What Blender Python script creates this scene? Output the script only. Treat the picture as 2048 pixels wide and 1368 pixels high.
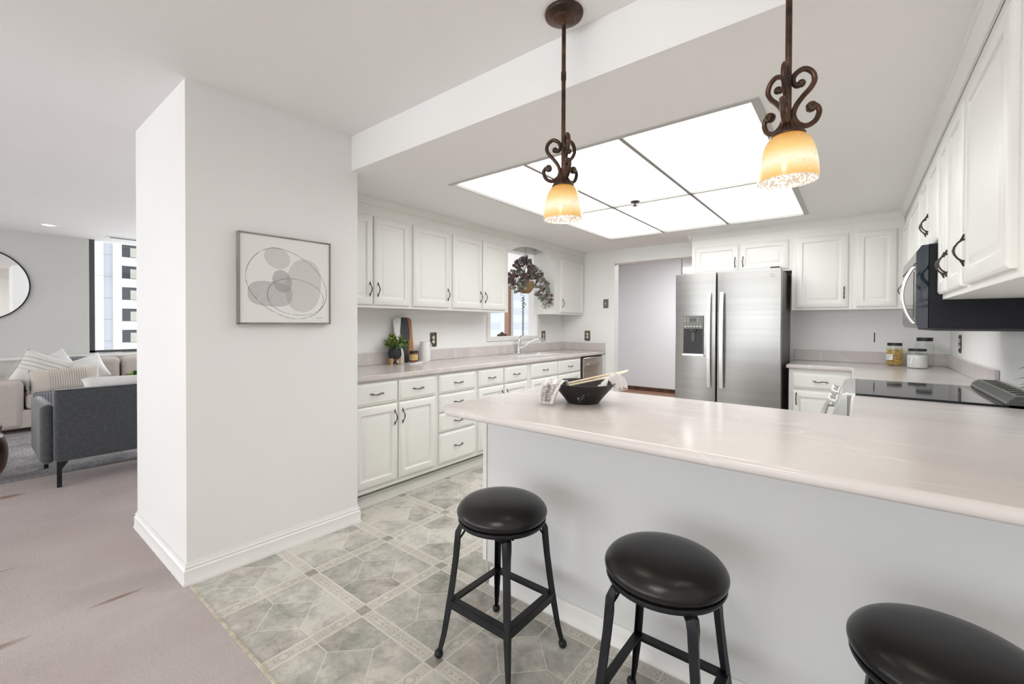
import bpy, bmesh, math, random
from math import sin, cos, pi, radians, sqrt, hypot, atan2
from mathutils import Vector, Matrix
random.seed(7)
S = bpy.context.scene
for o in list(bpy.data.objects): bpy.data.objects.remove(o)

# ---------------------------------------------------------------- camera, world, light, exposure
YAW, ROLL, PITCH, CH = radians(38.6168), radians(.1931), radians(-.5635), 1.2591
r0 = Vector((cos(YAW), sin(YAW), 0)); f0 = Vector((-sin(YAW), cos(YAW), 0)); z0 = Vector((0, 0, 1))
fw = f0 * cos(PITCH) + z0 * sin(PITCH); up0 = z0 * cos(PITCH) - f0 * sin(PITCH)
rt = r0 * cos(ROLL) + up0 * sin(ROLL); up = up0 * cos(ROLL) - r0 * sin(ROLL)
cd = bpy.data.cameras.new('camera'); cam = bpy.data.objects.new('camera', cd); S.collection.objects.link(cam)
Mx = Matrix((rt, up, -fw)).transposed().to_4x4(); Mx.translation = (0, 0, CH); cam.matrix_world = Mx
cd.sensor_fit = 'HORIZONTAL'; cd.sensor_width = 36; cd.lens = 36 * 872.75 / 2048
cd.shift_x = (1024 - 1015.08) / 2048; cd.shift_y = (656.14 - 684) / 2048; cd.clip_start = .05; cd.clip_end = 300
S.camera = cam
S.view_settings.view_transform = 'Standard'; S.view_settings.look = 'None'
S.view_settings.gamma = 1; S.view_settings.use_curve_mapping = False; S.view_settings.exposure = 0.70
W = bpy.data.worlds.new('sky'); S.world = W; W.use_nodes = True
wn = W.node_tree.nodes; wn.clear(); wo = wn.new('ShaderNodeOutputWorld'); wb = wn.new('ShaderNodeBackground')
wb.inputs[0].default_value = (.95, .97, 1, 1); wb.inputs[1].default_value = 1.1
W.node_tree.links.new(wb.outputs[0], wo.inputs[0])
def area(name, loc, dirv, sx, sy, power, col=(1, 1, 1)):
    l = bpy.data.lights.new(name, 'AREA'); l.shape = 'RECTANGLE'; l.size = sx; l.size_y = sy; l.energy = power; l.color = col
    o = bpy.data.objects.new(name, l); S.collection.objects.link(o); o.location = loc
    o.rotation_euler = Vector(dirv).to_track_quat('-Z', 'Y').to_euler(); return o
# area lamps stand in for daylight at the openings; the side window is added
area('living_side_fill', (-8.55, -3.1, 1.6), (1, .12, -.05), 1.9, 1.5, 32, (.93, .96, 1))  # added fill; this unseen side window is made up to light the room
area('daylight_dining_windows', (-2.0, -5.45, 1.25), (.0, 1, .04), 4.6, 2.2, 78, (.96, .975, 1))
area('daylight_lounge_windows', (-6.4, -5.45, 1.25), (0, 1, .04), 3.4, 2.2, 38, (.95, .97, 1))
area('daylight_living_windows', (-8.56, 5.5, 1.65), (1, 0, .02), 5.6, 1.5, 190, (.94, .965, 1))
area('dining_fill', (-.35, -.35, 2.36), (0, 0, -1), .45, .45, 10, (1, .96, .90))  # added fill above the camera to brighten pier and peninsula; no fixture built
area('hall_fill', (-1.8, 6.8, 2.5), (0, 0, -1), .5, .5, 42, (.95, .98, 1))  # unseen fill added to light the hall; no lamp there is known

C = S.collection
# ---------------------------------------------------------------- materials
class G:
    def __init__(s, name):
        s.m = bpy.data.materials.new(name); s.m.use_nodes = True; s.t = s.m.node_tree; s.t.nodes.clear()
        s.out = s.t.nodes.new('ShaderNodeOutputMaterial')
    def n(s, typ, **kw):
        nd = s.t.nodes.new(typ)
        for k, v in kw.items(): setattr(nd, k, v)
        return nd
    def setin(s, nd, i, v):
        if hasattr(v, 'is_linked') or isinstance(v, bpy.types.NodeSocket): s.t.links.new(v, nd.inputs[i])
        else:
            nd.inputs[i].default_value = v
    def ma(s, op, a, b=None, c=None, clamp=False):
        nd = s.n('ShaderNodeMath', operation=op); nd.use_clamp = clamp; s.setin(nd, 0, a)
        if b is not None: s.setin(nd, 1, b)
        if c is not None: s.setin(nd, 2, c)
        return nd.outputs[0]
    def coord(s, kind='Object', scale=(1, 1, 1)):
        tc = s.n('ShaderNodeTexCoord'); mp = s.n('ShaderNodeMapping'); mp.inputs['Scale'].default_value = scale
        s.t.links.new(tc.outputs[kind], mp.inputs[0]); return mp.outputs[0]
    def noise(s, vec, scale, detail=3, rough=.5, dist=0.):
        nd = s.n('ShaderNodeTexNoise'); s.t.links.new(vec, nd.inputs['Vector'])
        nd.inputs['Scale'].default_value = scale; nd.inputs['Detail'].default_value = detail
        nd.inputs['Roughness'].default_value = rough; nd.inputs['Distortion'].default_value = dist
        return nd.outputs['Fac']
    def ramp(s, fac, stops):
        nd = s.n('ShaderNodeValToRGB'); s.t.links.new(fac, nd.inputs[0]); e = nd.color_ramp.elements
        while len(e) < len(stops): e.new(.5)
        for k, (p, c) in enumerate(stops):
            e[k].position = p; e[k].color = (*c, 1) if len(c) == 3 else c
        return nd.outputs[0]
    def mix(s, f, a, b):
        nd = s.n('ShaderNodeMix', data_type='RGBA')
        s.setin(nd, 0, f)
        for i, v in ((6, a), (7, b)):
            if isinstance(v, tuple): nd.inputs[i].default_value = (*v[:3], 1)
            else: s.t.links.new(v, nd.inputs[i])
        return nd.outputs[2]
    def bsdf(s, col=(.8, .8, .8), rough=.5, metal=0, bump=None, bstr=.1, bdist=.01, spec=.5, trans=0, emit=None, estr=0, coat=0, sheen=0, alpha=None, sss=0):
        b = s.n('ShaderNodeBsdfPrincipled')
        if isinstance(col, tuple): b.inputs['Base Color'].default_value = (*col[:3], 1)
        else: s.t.links.new(col, b.inputs['Base Color'])
        s.setin(b, b.inputs.find('Roughness'), rough); b.inputs['Metallic'].default_value = metal
        b.inputs['Specular IOR Level'].default_value = spec
        b.inputs['Transmission Weight'].default_value = trans; b.inputs['Coat Weight'].default_value = coat
        b.inputs['Sheen Weight'].default_value = sheen
        if sss: b.inputs['Subsurface Weight'].default_value = sss
        if emit is not None:
            if isinstance(emit, tuple): b.inputs['Emission Color'].default_value = (*emit[:3], 1)
            else: s.t.links.new(emit, b.inputs['Emission Color'])
            s.setin(b, b.inputs.find('Emission Strength'), estr)
        if bump is not None:
            bp = s.n('ShaderNodeBump'); bp.inputs['Strength'].default_value = bstr; bp.inputs['Distance'].default_value = bdist
            s.t.links.new(bump, bp.inputs['Height']); s.t.links.new(bp.outputs[0], b.inputs['Normal'])
        s.t.links.new(b.outputs[0], s.out.inputs[0]); return b
M = {}
def plain(name, col, rough=.5, **k):
    g = G(name); g.bsdf(col, rough, **k); M[name] = g.m; return g.m
def noisy(name, c1, c2, scale=5, rough=.5, bump=0, bscale=None, stretch=(1, 1, 1), lo=.35, hi=.65, **k):
    g = G(name); v = g.coord('Object', stretch); f = g.noise(v, scale, 4)
    col = g.ramp(f, [(lo, c1), (hi, c2)])
    bm = g.noise(v, bscale or scale * 8, 3) if bump else None
    g.bsdf(col, rough, bump=bm, bstr=bump, bdist=.004, **k); M[name] = g.m; return g.m
noisy('wall_paint', (.81, .80, .785), (.835, .825, .81), 1.2, .62, bump=.08, bscale=60)
noisy('kitchen_wall_paint', (.88, .875, .86), (.90, .895, .88), 1.2, .6, bump=.08, bscale=60)
noisy('living_wall_paint', (.60, .60, .575), (.64, .635, .61), 1.0, .6, bump=.08, bscale=60)
noisy('hall_paint', (.70, .705, .72), (.73, .735, .75), 1.0, .7)
plain('hall_taupe', (.36, .31, .29), .7)
noisy('ceiling_paint', (.87, .86, .845), (.89, .88, .865), .8, .75, bump=.06, bscale=90)
noisy('trim_paint', (.80, .79, .765), (.83, .82, .795), 2, .35)
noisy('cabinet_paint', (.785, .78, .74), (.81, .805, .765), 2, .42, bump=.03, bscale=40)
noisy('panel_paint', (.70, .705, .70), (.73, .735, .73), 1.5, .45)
plain('cabinet_inside', (.66, .62, .55), .6)
noisy('bronze', (.035, .028, .022), (.075, .06, .048), 25, .42, metal=.5)
noisy('pendant_bronze', (.028, .015, .010), (.11, .052, .028), 16, .38, metal=.5)
noisy('old_brass', (.10, .075, .05), (.30, .25, .18), 60, .4, metal=.8, lo=.45, hi=.6)
noisy('black_metal', (.010, .011, .013), (.016, .017, .020), 20, .42, metal=0, spec=.25)
noisy('black_leather', (.006, .0055, .0055), (.011, .010, .0095), 6, .28, bump=.10, bscale=260, stretch=(1, 2.2, 1), spec=.4)
plain('chrome', (.85, .85, .86), .08, metal=1)
plain('black_gloss', (.008, .009, .012), .06, spec=.4)
plain('black_enamel', (.006, .007, .010), .22, spec=.22)
plain('black_plastic', (.02, .02, .022), .45)
plain('dark_plastic', (.07, .07, .068), .35)
plain('grey_plastic', (.15, .15, .135), .4)
plain('blue_black_gloss', (.012, .02, .035), .05, coat=.6)
plain('white_plastic', (.82, .80, .74), .35)
plain('white_ceramic', (.83, .82, .80), .25, coat=.2)
plain('sink_white', (.92, .91, .89), .25)
noisy('charcoal_bowl', (.013, .011, .010), (.022, .018, .016), 9, .5, spec=.3)
noisy('charcoal_pot', (.022, .024, .026), (.035, .037, .04), 9, .6)
noisy('light_wood', (.55, .36, .17), (.68, .48, .26), 12, .5, stretch=(1, 1, 6))
noisy('spoon_wood', (.72, .60, .42), (.80, .69, .50), 10, .5, stretch=(6, 1, 1))
noisy('walnut', (.30, .12, .045), (.40, .17, .07), 9, .4, stretch=(1, 1, .2))
noisy('marble', (.74, .73, .72), (.86, .85, .84), 7, .3)
plain('slate_black', (.035, .037, .04), .45)
noisy('leaf_green', (.22, .34, .06), (.52, .60, .17), 30, .5)
noisy('leaf_dark', (.02, .075, .012), (.07, .19, .03), 30, .5)
noisy('leaf_sage', (.13, .15, .11), (.38, .40, .33), 40, .65)
noisy('leaf_plum', (.05, .018, .028), (.24, .15, .165), 40, .65)
noisy('wicker', (.10, .055, .02), (.36, .24, .10), 60, .6, bump=.6, bscale=90, stretch=(1, 1, 3))
noisy('grey_velvet', (.036, .040, .045), (.052, .057, .062), 40, .8, bump=.1, bscale=60, sheen=.35)
noisy('sofa_linen', (.545, .485, .445), (.575, .515, .475), 60, .85, bump=.2, bscale=220)
noisy('cushion_white', (.70, .69, .67), (.80, .79, .77), 8, .9, bump=.2, bscale=120)
noisy('brown_leather', (.05, .015, .01), (.10, .03, .02), 8, .35)
noisy('amber_glass', (.16, .05, .01), (.24, .08, .02), 5, .12, coat=.5)
noisy('kraft_label', (.62, .42, .18), (.70, .50, .24), 9, .7)
noisy('pasta', (.70, .42, .08), (.90, .66, .20), 60, .5)
noisy('flour', (.82, .81, .79), (.88, .87, .85), 20, .9)
plain('paper', (.86, .86, .86), .7)
plain('ink', (.35, .35, .38), .7)
noisy('dark_wood', (.05, .02, .012), (.12, .05, .03), 8, .4)
noisy('hall_floor_wood', (.24, .12, .07), (.34, .19, .12), 3, .35, stretch=(1, 8, 1))
noisy('steel_warm', (.50, .45, .39), (.60, .56, .50), 1.2, .35, metal=.85, stretch=(.3, .3, 40))
noisy('steel', (.345, .338, .325), (.375, .368, .352), 1.2, .30, metal=1, stretch=(.3, .3, 25))
noisy('steel_side', (.12, .11, .105), (.16, .15, .14), 1.2, .45, metal=.5)
noisy('brushed_light', (.70, .70, .68), (.78, .78, .76), 2, .3, metal=.9)
plain('facade_white', (.73, .735, .72), .8)
plain('facade_blue', (.60, .63, .69), .6)
plain('facade_pane', (.50, .54, .60), .3)
plain('facade_joint', (.5, .5, .5), .8)
plain('dark_pane', (.03, .035, .045), .15)
noisy('curtain', (.40, .39, .34), (.55, .53, .48), 6, .9, stretch=(1, 10, .3))
plain('window_frame_dark', (.07, .072, .075), .45)
plain('mullion_wood', (.33, .20, .13), .5)
plain('frame_grey', (.50, .49, .46), .5)
plain('rail_grey', (.33, .32, .29), .5)
plain('black_void', (.01, .01, .01), .8)
noisy('strip_cream', (.38, .33, .24), (.60, .56, .45), 18, .5)
plain('stone_bead', (.22, .215, .22), .6)
plain('string_tan', (.25, .2, .14), .8)
plain('mirror', (.9, .9, .9), .02, metal=1)
noisy('frame_wood', (.20, .17, .15), (.34, .30, .27), 10, .6, stretch=(1, 1, .2))

g = G('light_panel')      # fluorescent diffuser
v = g.coord(); g.bsdf((.9, .9, .9), .4, emit=(.98, .988, 1), estr=2.45); M['light_panel'] = g.m
def glass(name, tint=(1, 1, 1), k=.9):
    g = G(name); tr = g.n('ShaderNodeBsdfTransparent'); tr.inputs[0].default_value = (*tint, 1)
    gl = g.n('ShaderNodeBsdfGlossy'); gl.inputs['Roughness'].default_value = .03
    fr = g.n('ShaderNodeLayerWeight'); fr.inputs[0].default_value = .5
    mx = g.n('ShaderNodeMixShader'); f = g.ma('ADD', .035, g.ma('MULTIPLY', g.ma('POWER', fr.outputs['Facing'], 4.), k * .5))
    g.t.links.new(f, mx.inputs[0]); g.t.links.new(tr.outputs[0], mx.inputs[1]); g.t.links.new(gl.outputs[0], mx.inputs[2])
    g.t.links.new(mx.outputs[0], g.out.inputs[0]); M[name] = g.m
glass('window_glass', (.97, .98, .98)); glass('jar_glass', (.95, .96, .95), 1.5)
# lit amber alabaster glass of the pendant shades (glass colour runs from amber at the neck to cream)
g = G('alabaster'); tc = g.n('ShaderNodeTexCoord'); sp = g.n('ShaderNodeSeparateXYZ'); g.t.links.new(tc.outputs['Generated'], sp.inputs[0])
vv = g.coord('Object'); nz = g.noise(vv, 90, 4); n2 = g.noise(vv, 8, 2)
h = g.ma('ADD', sp.outputs[2], g.ma('MULTIPLY', g.ma('SUBTRACT', n2, .5), .25))
col = g.ramp(h, [(0, (.82, .50, .16)), (.1, (.92, .66, .28)), (.33, (1, .93, .70)), (.6, (.90, .62, .23)), (.93, (.62, .27, .04))])
col2 = g.mix(g.ma('MULTIPLY', g.ma('GREATER_THAN', nz, .60), .35), col, (.80, .55, .25))
g.bsdf(g.mix(.62, col2, (.12, .08, .04)), .25, emit=col2, estr=.44, coat=.2); M['alabaster'] = g.m
g = G('shade_inner'); v = g.coord('Object'); nz = g.noise(v, 160, 3)
col = g.ramp(nz, [(.42, (1, .96, .88)), (.56, (.45, .36, .29))]); g.bsdf(g.mix(.6, col, (.1, .1, .1)), .4, emit=col, estr=.45); M['shade_inner'] = g.m
g = G('bulb'); g.bsdf((1, 1, 1), .3, emit=(1, .9, .72), estr=4); M['bulb'] = g.m
g = G('can_lamp'); g.bsdf((1, 1, 1), .3, emit=(1, .97, .92), estr=1.2); M['can_lamp'] = g.m

# cultured marble worktop: pinkish beige with pale swirling veins
g = G('cultured_marble'); v = g.coord('Object', (1, 1.9, 1))
n1 = g.noise(v, 1.1, 2, .4, .9); n2 = g.noise(v, .7, 3, .5, 1.6); n3 = g.noise(v, 2.2, 3, .5, 1.5)
def veins(src, freq, w, ph=0.):
    a = g.ma('FRACT', g.ma('ADD', g.ma('MULTIPLY', src, freq), ph)); b = g.ma('ABSOLUTE', g.ma('SUBTRACT', a, .5))
    return g.ma('SUBTRACT', 1, g.ma('DIVIDE', b, w), clamp=True)
ve = g.ma('MAXIMUM', veins(n1, 9, .07), g.ma('MULTIPLY', veins(n2, 7, .10, .3), .7))
ve = g.ma('MULTIPLY', ve, g.ramp(n3, [(.42, (0, 0, 0)), (.6, (1, 1, 1))]))
base = g.ramp(n2, [(.35, (.61, .555, .54)), (.6, (.66, .615, .59))])
col = g.mix(g.ma('MULTIPLY', ve, .55), base, (.80, .755, .72)); g.bsdf(col, .17, spec=.3); M['cultured_marble'] = g.m

# carpet: pink-beige pile, worn, with a few brown seams
g = G('carpet'); v = g.coord('Object'); n1 = g.noise(v, .9, 3, .55); n2 = g.noise(v, 260, 2, .6); n3 = g.noise(g.coord('Object', (1, .45, 1)), 2.2, 3, .5, .6)
base = g.ramp(n1, [(.32, (.585, .485, .47)), (.68, (.69, .615, .59))])
base = g.mix(g.ma('MULTIPLY', g.ramp(n3, [(.5, (0, 0, 0)), (.72, (1, 1, 1))]), .5), base, (.50, .425, .42))
base = g.mix(g.ma('MULTIPLY', g.ramp(n2, [(.40, (1, 1, 1)), (.6, (0, 0, 0))]), .28), base, (.26, .21, .19))
sx = g.n('ShaderNodeSeparateXYZ'); g.t.links.new(v, sx.inputs[0])
def wear(px, py, lx, ly):   # worn-through streak centred at (px,py)
    dx = g.ma('DIVIDE', g.ma('SUBTRACT', sx.outputs[0], px), lx); dy = g.ma('DIVIDE', g.ma('SUBTRACT', g.ma('ADD', sx.outputs[1], g.ma('MULTIPLY', g.ma('SUBTRACT', n3, .5), .06)), py), ly)
    d = g.ma('ADD', g.ma('MULTIPLY', dx, dx), g.ma('MULTIPLY', dy, dy)); return g.ma('SUBTRACT', 1, d, clamp=True)
w = None
for a in ((-2.62, .44, .018, .11), (-2.57, .02, .03, .16), (-3.35, .0, .012, .22), (-4.75, .2, .05, .10)):
    k = wear(*a); w = k if w is None else g.ma('MAXIMUM', w, k)
base = g.mix(g.ma('MULTIPLY', w, .8, clamp=True), base, (.27, .16, .105))
g.bsdf(base, .95, bump=g.noise(v, 150, 3, .7), bstr=1, bdist=.010, spec=.1); M['carpet'] = g.m
g = G('rug'); v = g.coord('Object'); n1 = g.noise(v, 3, 5, .7); n2 = g.noise(g.coord('Object', (1, 12, 1)), 9, 4, .7)
f = g.ma('ADD', g.ma('MULTIPLY', n1, .6), g.ma('MULTIPLY', n2, .4)); col = g.ramp(f, [(.38, (.15, .14, .145)), (.5, (.27, .26, .265)), (.62, (.40, .385, .38))])
g.bsdf(col, .95, bump=g.noise(v, 200, 2), bstr=.4, bdist=.004, spec=.1); M['rug'] = g.m

# printed vinyl tile: square modules, scroll bands, dark corner insets, diamond cut stones
g = G('vinyl_tile'); T = .4572
tc = g.n('ShaderNodeTexCoord'); sp = g.n('ShaderNodeSeparateXYZ'); g.t.links.new(tc.outputs['Object'], sp.inputs[0]); vec = tc.outputs['Object']
a = g.ma('DIVIDE', g.ma('ADD', sp.outputs[0], 2.1335 + 20 * T), T); b = g.ma('DIVIDE', g.ma('SUBTRACT', sp.outputs[1], 1.0947 - 20 * T), T)
fa, fb = g.ma('FRACT', a), g.ma('FRACT', b); ia, ib = g.ma('FLOOR', a), g.ma('FLOOR', b)
da = g.ma('SUBTRACT', .5, g.ma('ABSOLUTE', g.ma('SUBTRACT', fa, .5))); db = g.ma('SUBTRACT', .5, g.ma('ABSOLUTE', g.ma('SUBTRACT', fb, .5)))  # distance to grid line
HW = .062
inA, inB = g.ma('LESS_THAN', da, HW), g.ma('LESS_THAN', db, HW)
inset = g.ma('MULTIPLY', inA, inB); band = g.ma('SUBTRACT', g.ma('MAXIMUM', inA, inB), inset)
pa, pb = g.ma('SUBTRACT', .5, da), g.ma('SUBTRACT', .5, db)     # |local| from the cell centre
l1 = g.ma('ADD', pa, pb)
dia = g.ma('LESS_THAN', l1, .27)
lw = .0050
def line(x, c, w=lw): return g.ma('LESS_THAN', g.ma('ABSOLUTE', g.ma('SUBTRACT', x, c)), w)
edge = g.ma('MAXIMUM', line(da, HW), line(db, HW))
stone = g.ma('SUBTRACT', 1, g.ma('MAXIMUM', inA, inB))
dline = g.ma('MULTIPLY', line(l1, .27, .0055), stone)
spoke = g.ma('MULTIPLY', g.ma('MULTIPLY', g.ma('MAXIMUM', g.ma('LESS_THAN', pa, lw), g.ma('LESS_THAN', pb, lw)), g.ma('GREATER_THAN', l1, .27)), 1.)
grout = g.ma('MAXIMUM', g.ma('MAXIMUM', edge, dline), spoke)
# per-stone random value
qa, qb = g.ma('GREATER_THAN', fa, .5), g.ma('GREATER_THAN', fb, .5)
seed = g.ma('ADD', g.ma('ADD', g.ma('MULTIPLY', ia, 7.13), g.ma('MULTIPLY', ib, 3.71)), g.ma('MULTIPLY', g.ma('SUBTRACT', 1, dia), g.ma('ADD', g.ma('MULTIPLY', qa, 1.7), g.ma('MULTIPLY', qb, 2.9))))
wn_ = g.n('ShaderNodeTexWhiteNoise', noise_dimensions='1D'); g.t.links.new(seed, wn_.inputs[1]); rnd = wn_.outputs[0]
mot = g.ma('ADD', g.ma('MULTIPLY', g.noise(vec, 11, 8, .66, .3), .72), g.ma('MULTIPLY', g.noise(vec, 46, 4, .6, .8), .28)); mot2 = g.noise(vec, 3.6, 3, .5)
tone = g.ma('ADD', g.ma('MULTIPLY', mot, .72), g.ma('MULTIPLY', rnd, .16)); tone = g.ma('ADD', tone, g.ma('MULTIPLY', mot2, .30))
stcol = g.ramp(tone, [(.44, (.19, .178, .152)), (.52, (.35, .335, .295)), (.60, (.48, .46, .41)), (.68, (.66, .635, .57))])
hue = g.ramp(g.noise(vec, 5, 3), [(.42, (.33, .36, .305)), (.6, (.50, .43, .39))]); stcol = g.mix(.26, stcol, hue)
# scroll ornament: contour lines of a distorted noise, mirrored about the band axis
u_ = g.ma('MULTIPLY', sp.outputs[0], 1.); cmb = g.n('ShaderNodeCombineXYZ')
g.t.links.new(g.ma('MULTIPLY', g.ma('ABSOLUTE', g.ma('SUBTRACT', g.ma('FRACT', g.ma('MULTIPLY', a, 2)), .5)), 2.1), cmb.inputs[0])
g.t.links.new(g.ma('MULTIPLY', g.ma('ABSOLUTE', g.ma('SUBTRACT', g.ma('FRACT', g.ma('MULTIPLY', b, 2)), .5)), 2.1), cmb.inputs[1])
sc = g.noise(cmb.outputs[0], 3.3, 1, .35, 2.1)
sc2 = g.ma('ABSOLUTE', g.ma('SUBTRACT', g.ma('FRACT', g.ma('MULTIPLY', sc, 6)), .5)); scroll = g.ma('SUBTRACT', 1, g.ma('DIVIDE', sc2, .17), clamp=True)
din = g.ma('MAXIMUM', g.ma('MULTIPLY', inA, g.ma('LESS_THAN', da, .047)), g.ma('MULTIPLY', inB, g.ma('LESS_THAN', db, .047)))
din = g.ma('MULTIPLY', din, g.ma('MULTIPLY', g.ma('GREATER_THAN', g.ma('MINIMUM', g.ma('MAXIMUM', da, db), g.ma('SUBTRACT', .5, g.ma('MAXIMUM', da, db))), -1), 1))
bandcol = g.mix(g.ma('MULTIPLY', g.ma('MULTIPLY', scroll, din), .95), g.ramp(mot2, [(.4, (.55, .52, .455)), (.6, (.65, .615, .545))]), (.15, .13, .105))
col = g.mix(band, stcol, bandcol); col = g.mix(inset, col, g.ramp(mot, [(.4, (.27, .25, .215)), (.62, (.36, .335, .29))]))
col = g.mix(g.ma('MULTIPLY', grout, .75), col, (.70, .675, .60))
g.bsdf(col, .32, bump=g.ma('SUBTRACT', 1, grout), bstr=.25, bdist=.002, spec=.4); M['vinyl_tile'] = g.m

# striped pillow / striped throw / printed towel / abstract canvas
def stripes(name, base, dark, freq, axis, lo=0., hi=1., width=.16):
    g = G(name); tc = g.n('ShaderNodeTexCoord'); sp = g.n('ShaderNodeSeparateXYZ'); g.t.links.new(tc.outputs['Generated'], sp.inputs[0])
    u = sp.outputs[axis]; f = g.ma('LESS_THAN', g.ma('FRACT', g.ma('MULTIPLY', u, freq)), width)
    f = g.ma('MULTIPLY', f, g.ma('MULTIPLY', g.ma('GREATER_THAN', u, lo), g.ma('LESS_THAN', u, hi)))
    g.bsdf(g.mix(f, base, dark), .9, bump=g.noise(tc.outputs['Object'], 150, 2), bstr=.2, bdist=.003); M[name] = g.m
stripes('pillow_striped', (.62, .56, .50), (.26, .21, .18), 30, 0, .24, .78, .2)
stripes('pillow_lined', (.70, .68, .64), (.25, .23, .22), 9, 2, .45, .8, .12)
stripes('throw_striped', (.25, .255, .27), (.12, .125, .14), 26, 1, 0, 1, .3)
stripes('towel_cloth', (.72, .70, .69), (.33, .32, .34), 9, 1, 0, 1, .07)

# ---------------------------------------------------------------- mesh helpers
class B:
    def __init__(s): s.v = []; s.f = []
    def add(s, vs, fs):
        n = len(s.v); s.v += [tuple(p) for p in vs]; s.f += [tuple(n + i for i in f) for f in fs]; return s
    def box(s, x0, x1, y0, y1, z0, z1):
        return s.add([(x0, y0, z0), (x1, y0, z0), (x1, y1, z0), (x0, y1, z0), (x0, y0, z1), (x1, y0, z1), (x1, y1, z1), (x0, y1, z1)],
                     [(0, 3, 2, 1), (4, 5, 6, 7), (0, 1, 5, 4), (1, 2, 6, 5), (2, 3, 7, 6), (3, 0, 4, 7)])
    def prism(s, poly, a, b, axis='z'):      # poly of 2-tuples; extruded from a to b along axis
        def P(p, t): return (p[0], p[1], t) if axis == 'z' else ((t, p[0], p[1]) if axis == 'x' else (p[0], t, p[1]))
        n = len(poly); vs = [P(p, a) for p in poly] + [P(p, b) for p in poly]
        return s.add(vs, [tuple(range(n - 1, -1, -1)), tuple(range(n, 2 * n))] + [(i, (i + 1) % n, n + (i + 1) % n, n + i) for i in range(n)])
    def lathe(s, prof, c=(0, 0, 0), seg=32, axis='z', a0=0, a1=2 * pi, cap=True):
        vs = []; fs = []; full = abs(a1 - a0 - 2 * pi) < 1e-6; m = seg if full else seg + 1
        for r, z in prof:
            for k in range(m):
                a = a0 + (a1 - a0) * k / seg; x, y = r * cos(a), r * sin(a)
                p = (x, y, z) if axis == 'z' else ((z, x, y) if axis == 'x' else (y, z, x))
                vs.append((c[0] + p[0], c[1] + p[1], c[2] + p[2]))
        for i in range(len(prof) - 1):
            for k in range(seg):
                k2 = (k + 1) % m; fs.append((i * m + k, i * m + k2, (i + 1) * m + k2, (i + 1) * m + k))
        if cap and full:
            if prof[0][0] > 1e-5: fs.append(tuple(range(m - 1, -1, -1)))
            if prof[-1][0] > 1e-5: fs.append(tuple((len(prof) - 1) * m + k for k in range(m)))
        return s.add(vs, fs)
    def ball(s, c, r, seg=12, rings=8, sc=(1, 1, 1)):
        pr = [(max(r * sin(pi * i / rings), 1e-5), -r * cos(pi * i / rings)) for i in range(rings + 1)]
        b = B().lathe(pr, (0, 0, 0), seg, cap=False)
        return s.add([(c[0] + p[0] * sc[0], c[1] + p[1] * sc[1], c[2] + p[2] * sc[2]) for p in b.v], b.f)
    def tube(s, pts, r, seg=8, cap=True, sec=None):     # sec: (w,h) rectangular section
        pts = [Vector(p) for p in pts]; n = len(pts); rs = r if isinstance(r, (list, tuple)) else [r] * n
        vs = []; fs = []; t = (pts[1] - pts[0]).normalized(); u = t.orthogonal().normalized()
        if sec:
            ref = Vector(sec[2]) if len(sec) > 2 else u; u = (ref - t * ref.dot(t)).normalized()
        for i, p in enumerate(pts):
            t2 = (pts[min(i + 1, n - 1)] - pts[max(i - 1, 0)]).normalized()
            u = (u - t2 * u.dot(t2)).normalized(); w = t2.cross(u)
            if sec:
                k = rs[i] if isinstance(r, (list, tuple)) else 1
                for sx, sy in ((-1, -1), (1, -1), (1, 1), (-1, 1)): vs.append(p + u * (sx * sec[0] / 2 * k) + w * (sy * sec[1] / 2 * k))
            else:
                for j in range(seg): vs.append(p + (u * cos(2 * pi * j / seg) + w * sin(2 * pi * j / seg)) * rs[i])
        m = 4 if sec else seg
        for i in range(n - 1):
            for j in range(m): fs.append((i * m + j, i * m + (j + 1) % m, (i + 1) * m + (j + 1) % m, (i + 1) * m + j))
        if cap: fs += [tuple(range(m - 1, -1, -1)), tuple((n - 1) * m + j for j in range(m))]
        return s.add(vs, fs)
    def grid(s, fn, nu, nv):
        vs = [fn(i / nu, j / nv) for i in range(nu + 1) for j in range(nv + 1)]
        return s.add(vs, [(i * (nv + 1) + j, (i + 1) * (nv + 1) + j, (i + 1) * (nv + 1) + j + 1, i * (nv + 1) + j + 1) for i in range(nu) for j in range(nv)])
    def build(s, name, mat, parent=None, bevel=0, seg=2, smooth=35, solid=0, sub=0, mats=None, fm=None):
        me = bpy.data.meshes.new(name); me.from_pydata(s.v, [], s.f); me.validate()
        bm = bmesh.new(); bm.from_mesh(me); bmesh.ops.recalc_face_normals(bm, faces=bm.faces); bm.to_mesh(me); bm.free()
        me.materials.append(M[mat])
        for m_ in (mats or []): me.materials.append(M[m_])
        if fm:
            for p in me.polygons: p.material_index = fm(p)
        if smooth:
            me.polygons.foreach_set('use_smooth', [True] * len(me.polygons)); me.set_sharp_from_angle(angle=radians(smooth))
        o = bpy.data.objects.new(name, me); C.objects.link(o)
        if parent: o.parent = parent
        if solid: md = o.modifiers.new('s', 'SOLIDIFY'); md.thickness = solid; md.offset = 0
        if bevel: md = o.modifiers.new('b', 'BEVEL'); md.width = bevel; md.segments = seg; md.limit_method = 'ANGLE'; md.angle_limit = radians(40); md.harden_normals = False
        if sub: md = o.modifiers.new('u', 'SUBSURF'); md.levels = sub; md.render_levels = sub
        return o
def thing(name, label, cat, loc=(0, 0, 0), rz=0, group=None):
    o = bpy.data.objects.new(name, None); C.objects.link(o); o.location = loc; o.rotation_euler = (0, 0, rz); o.empty_display_size = .05
    return tag(o, label, cat, group)
def tag(o, label, cat, group=None):
    o['label'] = label; o['category'] = cat
    if group: o['group'] = group
    return o
def struct(name, b, mat, **k):
    o = b.build(name, mat, **k); o['kind'] = 'structure'; return o
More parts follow.
